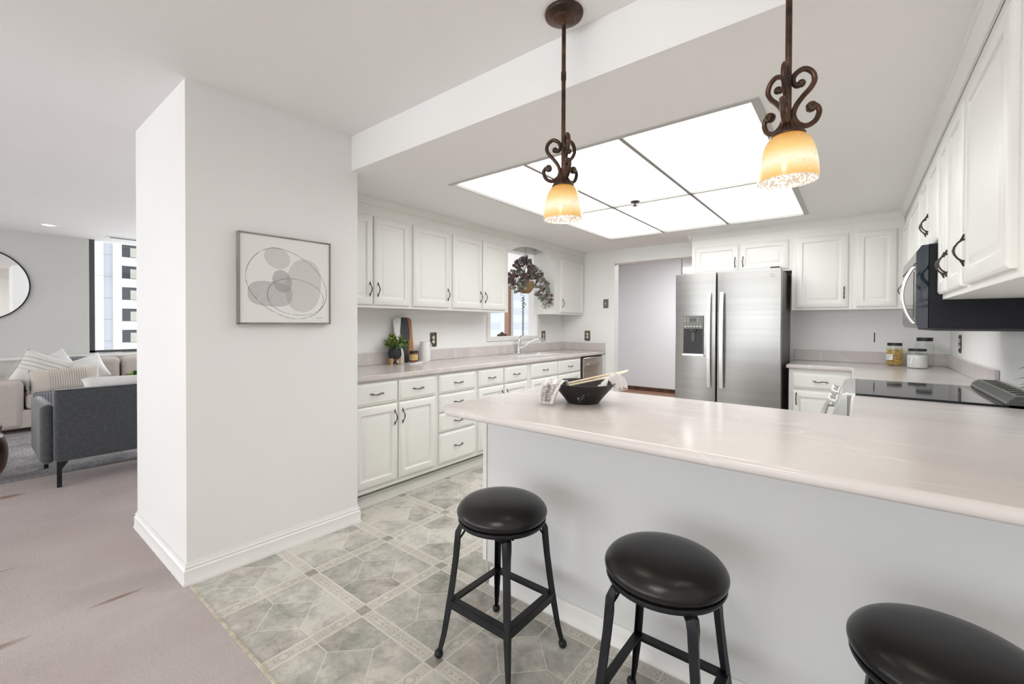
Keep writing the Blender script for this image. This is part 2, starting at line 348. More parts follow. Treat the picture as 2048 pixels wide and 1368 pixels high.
def dup(root, loc, label, rz=None):
    r = root.copy(); C.objects.link(r); r.location = loc; r['label'] = label
    if rz is not None: r.rotation_euler = (0, 0, rz)
    for ch in root.children:
        c = ch.copy(); C.objects.link(c); c.parent = r
        for gch in ch.children:
            d = gch.copy(); C.objects.link(d); d.parent = c
    return r
def rpoly(pts, rad, seg=8):      # round selected corners: rad per vertex
    out = []; n = len(pts)
    for i, p in enumerate(pts):
        r = rad[i] if isinstance(rad, (list, tuple)) else rad
        if r <= 0: out.append(p); continue
        P, A, D = Vector(p), Vector(pts[i - 1]), Vector(pts[(i + 1) % n])
        u = (A - P).normalized(); w = (D - P).normalized(); ang = math.acos(max(-1, min(1, u.dot(w)))); t = r / math.tan(ang / 2)
        c = P + (u + w).normalized() * (r / sin(ang / 2)); s0 = P + u * t - c; s1 = P + w * t - c
        a0 = atan2(s0.y, s0.x); a1 = atan2(s1.y, s1.x); d = (a1 - a0 + pi) % (2 * pi) - pi
        out += [(c.x + r * cos(a0 + d * k / seg), c.y + r * sin(a0 + d * k / seg)) for k in range(seg + 1)]
    return out
def catmull(pts, k=6):
    P = [Vector(p) for p in pts]; P = [P[0] * 2 - P[1]] + P + [P[-1] * 2 - P[-2]]; out = []
    for i in range(1, len(P) - 2):
        for j in range(k):
            t = j / k; a, b, c, d = P[i - 1], P[i], P[i + 1], P[i + 2]
            out.append(.5 * ((2 * b) + (c - a) * t + (2 * a - 5 * b + 4 * c - d) * t * t + (3 * b - a - 3 * c + d) * t ** 3))
    return out + [P[-2]]

# ---------------------------------------------------------------- setting
XW, XR, YB, ZK, ZD = -3.17, .62, 5.21, 2.205, 2.42     # sink wall, range wall, far wall, kitchen and dining ceilings
XL, YE, YF = -8.35, .675, 14.4
struct('floor_kitchen', B().box(-3.17, XR, YE, YB + .1, -.05, 0), 'vinyl_tile')
struct('floor_carpet', B().box(XL, -3.43, -5.2, YF, -.05, .004).box(-3.43, XR, -5.2, YE, -.05, .004), 'carpet')
struct('floor_hall', B().box(-3.8, 1.2, YB + .1, 10, -.05, 0), 'hall_floor_wood')
struct('trim_threshold', B().box(-2.47, XR, YE - .007, YE + .008, -.01, .006), 'strip_cream', bevel=.003)
struct('ceiling_dining', B().box(XL - .2, XR, -5.2, 1.52, ZD, ZD + .1).box(XL - .2, -3.3, 1.52, YF, ZD, ZD + .1), 'ceiling_paint')
# kitchen ceiling with the opening of the light box
lx0, lx1, ly0, ly1 = -2.144, -.355, 2.095, 4.507
struct('ceiling_kitchen', B().box(-3.3, lx0, 1.55, YB, ZK, ZK + .3).box(lx1, XR, 1.55, YB, ZK, ZK + .3).box(lx0, lx1, 1.55, ly0, ZK, ZK + .3).box(lx0, lx1, ly1, YB, ZK, ZK + .3).box(lx0, lx1, ly0, ly1, ZK + .16, ZK + .3), 'ceiling_paint')
struct('ceiling_step', B().box(-2.46, XR, 1.52, 1.55, ZK, ZD + .02), 'ceiling_paint')
struct('ceiling_hall', B().box(-3.8, 1.2, YB + .12, 10, 2.52, 2.6), 'ceiling_paint')
# walls
px0, px1 = -3.43, -2.478
struct('wall_pier', B().prism([(px0, .668), (-2.497, .668), (-2.458, 1.56), (-3.30, 1.56), (px0, 1.56)], 0, ZD), 'wall_paint')
oy0, oy1, oz0, oz1 = 3.65, 4.56, 1.11, 2.12
struct('wall_sink', B().box(XW - .13, XW, 1.56, oy0, 0, ZD).box(XW - .13, XW, oy1, YB, 0, ZD).box(XW - .13, XW, oy0, oy1, 0, oz0).box(XW - .13, XW, oy0, oy1, oz1, ZD), 'kitchen_wall_paint')
dx0, dx1, dz = -2.417, -1.47, 2.035
struct('wall_back', B().box(XW, dx0, YB, YB + .12, 0, 2.55).box(dx1, XR, YB, YB + .12, 0, 2.55).box(dx0, dx1, YB, YB + .12, dz, 2.55), 'kitchen_wall_paint')
struct('wall_range', B().box(XR, XR + .12, -5.2, YB + .12, 0, 2.45), 'kitchen_wall_paint')
struct('wall_hall', B().box(-3.84, -2.474, 8.1, 8.2, 0, 2.52).box(-3.84, -3.80, YB + .12, 8.2, 0, 2.52).box(-3.84, -3.17, YB + .10, YB + .12, 0, 2.52).box(1.2, 1.3, 5.3, 10, 0, 2.52), 'hall_paint')
struct('wall_hall_end', B().box(-2.6, 1.2, 9.6, 9.7, 0, 2.52), 'hall_taupe')
struct('baseboard_hall', B().box(-3.8, -2.474, 8.08, 8.1, 0, .07), 'dark_wood')
# living room window wall
wy0, wy1, wz0 = 1.115, 14.0, .83
struct('wall_living', B().box(XL - .15, XL, -5.2, -4.1, 0, ZD).box(XL - .15, XL, -2.1, wy0, 0, ZD).box(XL - .15, XL, -4.1, -2.1, 0, wz0).box(XL - .15, XL, wy0, wy1, 0, wz0 - .01).box(XL - .15, XL, wy1, YF, 0, ZD), 'living_wall_paint')  # includes an unseen side opening made for the added fill lamp
struct('wall_living_end', B().box(XL, XW - .13, YF, YF + .1, 0, ZD), 'living_wall_paint')
struct('trim_window_ledge', B().box(XL, -8.16, -5.2, YF, .78, .815), 'trim_paint', bevel=.006)
struct('wall_ledge', B().box(XL, -8.18, -5.2, YF, 0, .78), 'living_wall_paint')
b = B().box(XL - .1, XL - .02, wy0, wy0 + .06, wz0, ZD - .0).box(XL - .1, XL - .02, wy1 - .06, wy1, wz0, ZD).box(XL - .1, XL - .02, wy0, wy1, wz0, wz0 + .035)
for y in (4.2, 7.3, 12.4): b.box(XL - .1, XL - .02, y - .04, y + .04, wz0, ZD)
wf = struct('window_1', b, 'window_frame_dark')
gp = B().box(XL - .07, XL - .06, wy0, wy1, wz0, ZD).build('window_pane', 'window_glass', wf)
struct('trim_window_mullion', B().box(XL - .12, XL + .05, 10.45, 10.56, .8, ZD), 'mullion_wood')
struct('trim_window_post', B().box(XL - .12, XL + .06, 10.56, 10.66, .8, ZD), 'trim_paint')
# dining / lounge wall with window openings behind the camera
W2 = [(-8.1, -4.7), (-4.3, .3)]
b = B().box(XL, XR, -5.3, -5.2, 0, .12).box(XL, XR, -5.3, -5.2, 2.36, ZD)
xs = [XL] + [x for w in W2 for x in w] + [XR]
for i in range(0, len(xs), 2): b.box(xs[i], xs[i + 1], -5.3, -5.2, .12, 2.36)
struct('wall_dining', b, 'wall_paint')
for k, (a_, c_) in enumerate(W2):
    b = B()
    n = 2 if k == 0 else 4
    for i in range(n + 1):
        x = a_ + (c_ - a_) * i / n; b.box(x - .03, x + .03, -5.28, -5.22, .12, 2.36)
    b.box(a_, c_, -5.28, -5.22, .12, .17).box(a_, c_, -5.28, -5.22, 2.31, 2.36)
    fr = struct('window_%d' % (k + 2), b, 'window_frame_dark'); B().box(a_, c_, -5.255, -5.245, .12, 2.36).build('window_pane', 'window_glass', fr)
# window opening over the sink: frame
b = B()
for (y0, y1, z0, z1) in ((3.598, 3.65, 1.064, 2.17), (4.56, 4.612, 1.064, 2.17), (3.65, 4.56, 1.064, 1.11), (3.65, 4.56, 2.12, 2.17)): b.box(XW, XW + .016, y0, y1, z0, z1)
struct('trim_sink_opening', b, 'trim_paint', bevel=.004)
# baseboards
def bprof(t=.014, h=.104): return [(0, 0), (t + .004, 0), (t + .004, .012), (t, .018), (t, h * .68), (t * .55, h * .76), (t * .8, h * .82), (t * .35, h * .92), (t * .35, h), (0, h)]
def run(b, p, q, nrm, prof):     # extrude a profile along p->q, profile u along nrm, v = z ; ends mitred by caller offsets
    P, Q, N = Vector(p), Vector(q), Vector(nrm); n = len(prof)
    vs = [P + N * u + Vector((0, 0, v_)) for u, v_ in prof] + [Q + N * u + Vector((0, 0, v_)) for u, v_ in prof]
    return b.add(vs, [tuple(range(n)), tuple(range(2 * n - 1, n - 1, -1))] + [(i, (i + 1) % n, n + (i + 1) % n, n + i) for i in range(n)])
def sweep(b, path, prof):      # profile swept along a floor polyline, outward = right-hand side of travel, mitred corners
    P = [Vector(p) for p in path]; n = len(P); m = len(prof); vs = []
    for k, p in enumerate(P):
        ns = []
        if k > 0: d = (p - P[k - 1]).normalized(); ns.append(Vector((d.y, -d.x)))
        if k < n - 1: d = (P[k + 1] - p).normalized(); ns.append(Vector((d.y, -d.x)))
        N = ns[0] if len(ns) == 1 else (ns[0] + ns[1]) / (1 + ns[0].dot(ns[1]))
        vs += [(p.x + N.x * u, p.y + N.y * u, z) for u, z in prof]
    fs = [tuple(range(m)), tuple(range((n - 1) * m + m - 1, (n - 1) * m - 1, -1))]
    for k in range(n - 1): fs += [(k * m + i, k * m + (i + 1) % m, (k + 1) * m + (i + 1) % m, (k + 1) * m + i) for i in range(m)]
    return b.add(vs, fs)
struct('baseboard_pier', sweep(B(), [(px0, 4.8), (px0, .668), (-2.497, .668), (-2.458, 1.56), (-2.62, 1.56)][::-1][::-1], bprof()), 'trim_paint')
# crown moulding
cp = [(0, 0), (0, -.055), (.008, -.055), (.012, -.042), (.026, -.026), (.030, -.014), (.038, -.010), (.038, 0)]
b = B(); run(b, (-2.856, 1.56, ZK), (-2.856, YB, ZK), (1, 0, 0), cp); struct('trim_crown_sink', b, 'cabinet_paint')
b = B(); run(b, (-1.40, 4.886, ZK), (.31, 4.886, ZK), (0, -1, 0), cp); run(b, (-1.38, 4.85, ZK), (-1.38, YB, ZK), (-1, 0, 0), cp); struct('trim_crown_back', b, 'cabinet_paint')
b = B(); run(b, (.31, 1.60, ZK), (.31, 4.886, ZK), (-1, 0, 0), cp); run(b, (.272, 1.62, ZK), (XR, 1.62, ZK), (0, -1, 0), cp); struct('trim_crown_range', b, 'cabinet_paint')

# ---------------------------------------------------------------- ceiling light box, pendants, ceiling fittings
t = thing('ceiling_light', 'large recessed fluorescent ceiling light of six white diffuser panels in a grey grid', 'ceiling light', (0, 0, ZK))
nx = [lx0, -1.548, -.945, lx1]; ny = [ly0, 3.308, ly1]
for i in range(3):
    for j in range(2):
        B().box(nx[i] + .004, nx[i + 1] - .004, ny[j] + .004, ny[j + 1] - .004, .012, .02).build('diffuser', 'light_panel', t)
b = B()
for x in nx[1:3]: b.box(x - .011, x + .011, ly0, ly1, -.004, .012)
b.box(lx0, lx1, ny[1] - .011, ny[1] + .011, -.004, .012)
b.box(lx0 - .004, lx0 + .004, ly0, ly1, .002, .14).box(lx1 - .004, lx1 + .004, ly0, ly1, .002, .14).box(lx0, lx1, ly0 - .004, ly0 + .004, .002, .14).box(lx0, lx1, ly1 - .004, ly1 + .004, .002, .14)
b.build('grid', 'rail_grey', t)
b = B()
for (x0, x1, y0, y1) in ((lx0 - .03, lx1 + .03, ly0 - .03, ly0), (lx0 - .03, lx1 + .03, ly1, ly1 + .012), (lx0 - .012, lx0, ly0, ly1), (lx1, lx1 + .032, ly0, ly1)): b.box(x0, x1, y0, y1, -.005, 0)
b.build('frame', 'frame_grey', t)
t = thing('fire_sprinkler', 'small dark round fire sprinkler head hanging at the crossing of the light grid', 'sprinkler', (-1.337, 3.24, ZK))
B().lathe([(.035, 0), (.034, -.008), (.012, -.012), (.010, -.012)], seg=24).build('escutcheon', 'bronze', t)
B().lathe([(.009, -.01), (.009, -.03), (.020, -.034), (.020, -.037), (.001, -.037)], seg=16).build('deflector', 'bronze', t)

def scroll_points():
    # S scroll in the (r,z) plane; z relative to shade top ring
    k = [(.030, .104), (.018, .099), (.010, .112), (.017, .130), (.036, .141), (.054, .131), (.060, .110), (.051, .090), (.034, .070), (.018, .046), (.012, .022), (.022, .001), (.042, -.007), (.062, .004), (.071, .026), (.065, .042), (.053, .041)]
    return catmull([(a, b_, 0) for a, b_ in k], 5)
SC = scroll_points()
def pendant(name, x, y, label, rots):
    t = thing(name, label, 'pendant light', (x, y, 0), 0, 'pendant lights over the peninsula')
    B().lathe([(.070, ZD), (.072, ZD - .006), (.069, ZD - .014), (.052, ZD - .022), (.044, ZD - .024), (.040, ZD - .030), (.022, ZD - .036), (.010, ZD - .040), (.007, ZD - .052)], seg=48).build('canopy', 'pendant_bronze', t)
    rd = B().tube([(0, 0, ZD - .045), (0, 0, 1.80)], .0080, 12)
    rd.lathe([(.0098, 2.20), (.0098, 2.17)], seg=12); rd.build('rod', 'pendant_bronze', t)
    zt = 1.795
    for r_ in rots:
        b = B(); n = len(SC); pts = [Vector((p.x * 1.06 * cos(r_), p.x * 1.06 * sin(r_), p.y * 1.04 + zt + .010)) for p in SC]
        side = Vector((-sin(r_), cos(r_), 0))
        rr = [.0070 + .003 * max(0, 1 - i / 5) + .002 * max(0, 1 - (n - 1 - i) / 5) for i in range(n)]
        b.tube(pts, rr, 10)
        b.ball(pts[0], .0105, 12, 8)
        s_ = b.build('scroll_arm', 'pendant_bronze', t)
        f = B(); c_ = pts[-1]
        q = side.to_track_quat('Z', 'Y')
        def tr(v_): return c_ + q @ Vector(v_)
        l = B().lathe([(.001, -.008), (.012, -.008), (.0135, -.004), (.0135, .004), (.012, .008), (.001, .008)], seg=18, cap=False); f.add([tr(p) for p in l.v], l.f); nd_ = len(l.f)
        for sd in (-1, 1):
            for a in range(8):
                an = a * pi / 4; d = B().ball((0, 0, 0), .0042, 6, 4, (1, .38, .4)); f.add([tr((p[0] * cos(an) - p[1] * sin(an) + .007 * cos(an), p[0] * sin(an) + p[1] * cos(an) + .007 * sin(an), sd * .0088 + p[2])) for p in d.v], d.f)
        f.build('rosette', 'pendant_bronze', s_, mats=['old_brass'], fm=lambda p, nd_=nd_: 1 if p.index >= nd_ else 0)
    cpz = []
    b = B(); prof = [(.010, zt + .024), (.013, zt + .020), (.019, zt + .010), (.026, zt + .0), (.034, zt - .009), (.039, zt - .016), (.042, zt - .019), (.042, zt - .024), (.034, zt - .026)]
    vs = B().lathe(prof, seg=128, cap=False)
    vv_ = []
    for p in vs.v:
        a = atan2(p[1], p[0]); r = hypot(p[0], p[1]); k = 1 + (.075 * cos(a * 16) if zt - .012 < p[2] < zt + .015 else 0); vv_.append((p[0] * k, p[1] * k, p[2]))
    b.add(vv_, vs.f); b.build('shade_cap', 'pendant_bronze', t)
    zb = 1.650; H = zt - .022 - zb
    outer = [(.038, zt - .022), (.050, zt - .034), (.060, zt - .054), (.067, zt - .082), (.0710, zt - .110), (.0725, zb + .004), (.0725, zb)]
    inner = [(.0685, zb), (.0685, zb + .01), (.066, zb + .035), (.060, zb + .07), (.042, zb + .1), (.028, zt - .03)]
    co = [Vector((a, b_, 0)) for a, b_ in outer[:-1]]; sm = [(p.x, p.y) for p in catmull([tuple(p) for p in co], 4)] + [outer[-1]]
    B().lathe(sm, seg=56, cap=False).build('shade', 'alabaster', t)
    B().lathe([(.0725, zb)] + inner, seg=56, cap=False).build('shade_lining', 'shade_inner', t)
    B().ball((0, 0, zb + .052), .021, 20, 12, (1, 1, 1.2)).lathe([(.012, zb + .075), (.012, zb + .12)], seg=16).build('bulb', 'bulb', t)
    l = bpy.data.lights.new('pendant_lamp', 'SPOT'); l.spot_size = radians(165); l.spot_blend = .6; l.energy = 1.4; l.color = (1, .88, .70); l.shadow_soft_size = .03
    lo = bpy.data.objects.new('pendant_lamp', l); C.objects.link(lo); lo.parent = t; lo.location = (0, 0, zb + .010)
    return t
view = YAW
pendant('pendant_light', -.862, 1.41, 'bronze pendant light on a long rod hanging from its round ceiling canopy above the bowl', (radians(31 + 168), radians(31 - 72), radians(31 + 48)))
pendant('pendant_light', -.150, 1.41, 'bronze pendant light whose amber shade hangs by the corner of the ceiling light', (radians(6.4 + 20), radians(6.4 + 140), radians(6.4 - 100)))

t = thing('recessed_light', 'round recessed downlight in the living room ceiling', 'ceiling light', (-7.55, .66, ZD))
B().lathe([(.085, 0), (.084, -.006), (.06, -.004), (.058, 0)], seg=32, cap=False).build('trim_ring', 'trim_paint', t)
B().lathe([(.06, -.001), (.001, -.002)], seg=32, cap=False).build('lamp', 'can_lamp', t)
t = thing('ceiling_vent', 'narrow slotted air vent in the living room ceiling along the window', 'vent', (-7.9, 1.23, ZD))
B().box(-.06, .06, 0, 1.3, -.01, 0).build('frame', 'trim_paint', t, bevel=.003)
B().box(-.028, -.006, .03, .6, -.012, -.009).box(.006, .028, .03, .6, -.012, -.009).box(-.028, .028, .66, 1.27, -.012, -.009).build('slot', 'black_void', t)

# ---------------------------------------------------------------- cabinets
def raised_door(w, h, x, z, y=0, t=.02, flat=False):
    """door centred nowhere: lower-left corner (x,z), front face at local y - t"""
    if flat: rings = [(0, 0), (0, .012), (.006, .015), (.012, .0155), (.016, .02)]
    else: rings = [(0, 0), (0, .013), (.005, .016), (.011, .02), (.050, .02), (.0535, .0125), (.060, .0095), (.066, .0105), (.084, .0185), (.088, .019)]
    vs = []; fs = []
    for o, d in rings: vs += [(x + o, y - d, z + o), (x + w - o, y - d, z + o), (x + w - o, y - d, z + h - o), (x + o, y - d, z + h - o)]
    for i in range(len(rings) - 1):
        for k in range(4): fs.append((4 * i + k, 4 * i + (k + 1) % 4, 4 * i + 4 + (k + 1) % 4, 4 * i + 4 + k))
    n = 4 * (len(rings) - 1); fs += [(n, n + 1, n + 2, n + 3), (3, 2, 1, 0)]
    return B().add(vs, fs)
def handle_mesh(vert, L=.112):
    b = B(); k = [(-.5, .002, .0022), (-.44, .004, .0028), (-.42, .004, .0042), (-.40, .005, .003), (-.36, .006, .0045), (-.335, .007, .0055), (-.31, .009, .0038), (-.24, .017, .003), (-.12, .025, .0036), (0, .028, .0042), (.12, .025, .0036), (.24, .017, .003), (.31, .009, .0038), (.335, .007, .0055), (.36, .006, .0045), (.40, .005, .003), (.42, .004, .0042), (.44, .004, .0028), (.5, .002, .0022)]
    pts = [(0, -d, s * L) if vert else (s * L, -d, (.004 * sin(s * 9))) for s, d, r in k]
    b.tube(pts, [r for s, d, r in k], 8)
    for s in (-.335, .335): b.tube([((0, 0, s * L) if vert else (s * L, 0, 0)), ((0, -.008, s * L) if vert else (s * L, -.008, 0))], .004, 8)
    return b
HM = {}
def handle(parent, x, z, y, vert=True):
    if vert not in HM:
        o = handle_mesh(vert).build('handle', 'bronze'); HM[vert] = o.data
    else: o = bpy.data.objects.new('handle', HM[vert]); C.objects.link(o)
    o.parent = parent; o.location = (x, y, z); return o
def cabinet(name, label, loc, rz, w, depth, z0, z1, fronts, toe=False, group=None, cat='cabinet', side=None):
    """local: x along the run, front face frame at y=0, body to +y."""
    t = thing(name, label, cat, loc, rz, group)
    B().box(0, w, 0, depth, z0, z1).build('body', 'cabinet_paint', t, bevel=.0015, seg=1)
    for f in fronts:
        kind, x0, x1, a, b_ = f[:5]
        o = raised_door(x1 - x0, b_ - a, x0, a, 0, flat=(kind == 'drawer')).build(kind, 'cabinet_paint', t)
        if kind == 'drawer': handle(o, (x0 + x1) / 2, (a + b_) / 2, -.02, False)
        elif len(f) > 5 and f[5]:
            hz = f[6] if len(f) > 6 else a + .09
            handle(o, x1 - .028 if f[5] == 'R' else x0 + .028, hz, -.02, True)
    if toe: B().box(0, w, .10, .12, 0, .118).build('toe_kick', 'cabinet_paint', t)
    return t
# sink wall lowers: local x -> +Y, local -y -> +X
def left(name, label, y0, y1, z0, z1, fronts, X, depth, **k):
    return cabinet(name, label, (X, y0, 0), pi / 2, y1 - y0, depth, z0, z1, [(f[0], f[1] - y0, f[2] - y0) + tuple(f[3:]) for f in fronts], **k)
XF = -2.555; GL = 'base cabinets under the sink wall worktop'; dh = .585
D1, D0, T1, T0 = .705, .862, .15, .69
left('base_cabinet', 'cream base cabinet with two drawers over two doors beside the white pier', 1.565, 2.31, .118, .872, [('drawer', 1.585, 1.932, .708, .855), ('drawer', 1.944, 2.29, .708, .855), ('door', 1.585, 1.932, .155, .695, 'R', .60), ('door', 1.944, 2.29, .155, .695, 'L', .60)], XF, dh, toe=True, group=GL)
left('base_cabinet', 'cream base cabinet with a stack of four drawers', 2.31, 2.765, .118, .872, [('drawer', 2.332, 2.742, .708, .855), ('drawer', 2.332, 2.742, .560, .697), ('drawer', 2.332, 2.742, .402, .549), ('drawer', 2.332, 2.742, .155, .391)], XF, dh, toe=True, group=GL)
left('base_cabinet', 'cream base cabinet between the four-drawer stack and the sink cabinet', 2.765, 3.53, .118, .872, [('drawer', 2.786, 3.125, .708, .855), ('drawer', 3.14, 3.495, .708, .855), ('door', 2.786, 3.125, .155, .695, 'R', .60), ('door', 3.14, 3.495, .155, .695, 'L', .60)], XF, dh, toe=True, group=GL)
left('base_cabinet', 'cream base cabinet with false drawers below the sink, next to the dishwasher', 3.53, 4.59, .118, .872, [('drawer', 3.567, 4.062, .708, .855), ('drawer', 4.078, 4.565, .708, .855), ('door', 3.567, 4.062, .155, .695, 'R', .55), ('door', 4.078, 4.565, .155, .695, 'L', .55)], XF, dh, toe=True, group=GL)
b = B(); run(b, (-2.655 + .03, 1.58, 0), (-2.655 + .03, 4.6, 0), (1, 0, 0), bprof(.014, .075)); struct('baseboard_sink', b, 'cabinet_paint')
# uppers
XU = -2.856; GU = 'wall cabinets over the sink wall worktop'
left('wall_cabinet', 'cream two-door wall cabinet beside the white pier, over the plant and the board', 1.565, 2.296, 1.378, ZK - .001, [('door', 1.60, 1.932, 1.40, 2.066, 'R', 1.515), ('door', 1.946, 2.276, 1.40, 2.066, 'L', 1.515)], XU, .314, group=GU)
left('wall_cabinet', 'cream single-door wall cabinet over the first bronze outlet', 2.296, 2.746, 1.378, ZK - .001, [('door', 2.318, 2.728, 1.40, 2.066, 'R', 1.515)], XU, .314, group=GU)
left('wall_cabinet', 'cream two-door wall cabinet next to the arched valance and hanging basket', 2.746, 3.58, 1.378, ZK - .001, [('door', 2.768, 3.160, 1.40, 2.066, 'R', 1.515), ('door', 3.172, 3.545, 1.40, 2.066, 'L', 1.515)], XU, .314, group=GU)
left('wall_cabinet', 'cream single-door wall cabinet in the corner by the doorway', 4.49, YB - .002, 1.378, ZK - .001, [('door', 4.61, 5.178, 1.40, 2.066, 'L', 1.515)], XU, .314, group=GU)
# valance: arched board
pts = [(3.58, ZK - .001), (3.58, 2.035), (3.62, 2.035)]
for k in range(17):
    u = k / 16; y = 3.66 + (4.43 - 3.66) * u
    s_ = sin(pi * u); pts.append((y, 2.045 + .075 * s_ ** .7))
pts += [(4.47, 2.035), (4.49, 2.035), (4.49, ZK - .001)]
o = B().prism(pts, -2.874, -2.856, 'x').build('valance', 'cabinet_paint', bevel=.002, seg=1); tag(o, 'cream arched valance board bridging the wall cabinets over the sink window', 'valance')

# back wall uppers (rz = 0)
YU = 4.886
def back(name, label, x0, x1, z0, z1, fronts, Y, depth, **k):
    return cabinet(name, label, (x0, Y, 0), 0, x1 - x0, depth, z0, z1, [(f[0], f[1] - x0, f[2] - x0) + tuple(f[3:]) for f in fronts], **k)
GB = 'wall cabinets on the refrigerator wall'
back('wall_cabinet', 'short cream wall cabinet with two wide doors above the refrigerator', -1.38, -.478, 1.772, ZK - .001, [('door', -1.342, -.930, 1.79, 2.066, 'R', 1.885), ('door', -.915, -.503, 1.79, 2.066, 'L', 1.885)], YU, YB - YU - .002, group=GB)
back('wall_cabinet', 'cream single-door wall cabinet beside the refrigerator', -.478, -.03, 1.395, ZK - .001, [('door', -.446, -.058, 1.416, 2.066, 'R', 1.545)], YU, YB - YU - .002, group=GB)
back('wall_cabinet', 'cream corner wall cabinet with one narrow door without a handle', -.03, .311, 1.395, ZK - .001, [('door', -.003, .262, 1.416, 2.066)], YU, YB - YU - .002, group=GB)
back('base_cabinet', 'cream base cabinet with one drawer over one door beside the refrigerator', -.465, -.005, .118, .872, [('drawer', -.435, -.03, .705, .835), ('door', -.435, -.03, .155, .68, 'L', .61)], 4.60, .608, toe=True)
# range wall uppers: local x -> -Y ; local -y -> -X
def right(name, label, y0, y1, z0, z1, fronts, X, depth, **k):   # y0<y1 ; root at y1
    return cabinet(name, label, (X, y1, 0), -pi / 2, y1 - y0, depth, z0, z1, [(f[0], y1 - f[2], y1 - f[1]) + tuple(f[3:]) for f in fronts], **k)
XRU = .312; GR = 'wall cabinets on the range wall'
right('wall_cabinet', 'large white single-door wall cabinet at the near end of the range wall', 1.62, 2.235, 1.378, ZK - .001, [('door', 1.64, 2.205, 1.402, 2.075, 'L', 1.52)], XRU, XR - XRU - .002, group=GR)
right('wall_cabinet', 'white wall cabinet with a pair of narrow doors next to the microwave', 2.235, 2.84, 1.378, ZK - .001, [('door', 2.27, 2.57, 1.402, 2.075, 'L', 1.515), ('door', 2.582, 2.825, 1.402, 2.075, 'R', 1.515)], XRU, XR - XRU - .002, group=GR)
right('wall_cabinet', 'short white two-door wall cabinet above the microwave', 2.842, 3.60, 1.645, ZK - .001, [('door', 2.865, 3.21, 1.665, 2.075, 'L', 1.79), ('door', 3.225, 3.575, 1.665, 2.075, 'R', 1.79)], XRU, XR - XRU - .002, group=GR)
right('wall_cabinet', 'white wall cabinet just beyond the microwave', 3.602, 4.25, 1.395, ZK - .001, [('door', 3.63, 4.22, 1.416, 2.066)], XRU, XR - XRU - .002, group=GR)
right('wall_cabinet', 'white wall cabinet on the range wall touching the far corner cabinet', 4.25, YB - .002, 1.395, ZK - .001, [('door', 4.28, 4.80, 1.416, 2.066, 'L', 1.54)], XRU, XR - XRU - .002, group=GR)
B()
# base units on the range side (mostly hidden): beyond the range and the peninsula run
right('base_cabinet', 'white base cabinet between the range and the far corner', 3.56, 4.598, .118, .872, [('drawer', 3.60, 4.1, .708, .855), ('door', 3.60, 4.1, .155, .695, 'R', .6)], 0.01, XR - .012, toe=True)

# ---------------------------------------------------------------- worktops
ZC, TH = .909, .035
def slab_with_hole(ox0, ox1, oy0_, oy1_, hx0, hx1, hy0, hy1, z0, z1):
    vs = []
    for z in (z1, z0): vs += [(ox0, oy0_, z), (ox1, oy0_, z), (ox1, oy1_, z), (ox0, oy1_, z), (hx0, hy0, z), (hx1, hy0, z), (hx1, hy1, z), (hx0, hy1, z)]
    fs = []
    for k in range(4):
        j = (k + 1) % 4
        fs += [(k, j, 4 + j, 4 + k), (8 + j, 8 + k, 12 + k, 12 + j), (8 + k, 8 + j, j, k), (4 + k, 4 + j, 12 + j, 12 + k)]
    return B().add(vs, fs)
t = thing('worktop', 'long pink-beige cultured marble worktop running along the sink wall', 'worktop', (0, 0, 0))
slab_with_hole(XW, -2.525, 1.565, 5.195, -3.065, -2.66, 3.70, 4.45, ZC - TH, ZC).build('slab', 'cultured_marble', t, bevel=.012, seg=4)
B().box(XW + .001, XW + .021, 1.565, 5.195, ZC, ZC + .104).box(XW + .02, -2.535, 5.176, 5.208, ZC, ZC + .104).build('backsplash', 'cultured_marble', t, bevel=.004)
sk = B(); sk.grid(lambda u, v_: (-3.068 + .411 * u, 3.697 + .756 * v_, ZC - .002 - .15 * (1 - (2 * abs(u - .5)) ** 8) ** .5 * (1 - (2 * abs(v_ - .5)) ** 10) ** .5), 24, 32)
sk.build('sink_basin', 'sink_white', t)
t = thing('worktop', 'L-shaped pink-beige worktop in the far corner between the refrigerator and the range', 'worktop', (0, 0, 0))
B().prism(rpoly([(-.485, 4.568), (-.02, 4.568), (-.02, 3.556), (XR - .002, 3.556), (XR - .002, YB - .002), (-.485, YB - .002)], [0, .03, .01, 0, 0, 0]), ZC - TH, ZC).build('slab', 'cultured_marble', t, bevel=.012, seg=4)
B().box(-.485, XR - .002, YB - .022, YB - .002, ZC, ZC + .104).box(XR - .022, XR - .002, 3.56, YB - .022, ZC, ZC + .104).build('backsplash', 'cultured_marble', t, bevel=.004)
t = thing('peninsula', 'wide breakfast peninsula with a pink-beige marble top and plain white back panel', 'peninsula', (0, 0, 0))
B().prism(rpoly([(-1.392, 1.253), (XR - .002, 1.253), (XR - .002, 2.786), (-.018, 2.786), (-.018, 2.14), (-1.392, 2.14)], [.085, 0, 0, .022, 0, .10], 12), ZC - TH, ZC).build('worktop', 'cultured_marble', t, bevel=.015, seg=5)
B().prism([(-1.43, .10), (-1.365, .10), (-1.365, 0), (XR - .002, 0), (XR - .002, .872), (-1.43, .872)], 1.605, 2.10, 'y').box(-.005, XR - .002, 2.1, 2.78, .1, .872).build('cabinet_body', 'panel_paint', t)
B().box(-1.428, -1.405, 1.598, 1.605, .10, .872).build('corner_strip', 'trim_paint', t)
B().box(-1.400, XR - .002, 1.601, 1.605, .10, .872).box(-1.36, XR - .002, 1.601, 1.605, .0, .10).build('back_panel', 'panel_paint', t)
b = B(); run(b, (-1.375, 1.6005, 0), (XR - .002, 1.6005, 0), (0, -1, 0), bprof(.013, .082)); b.build('baseboard', 'trim_paint', t)

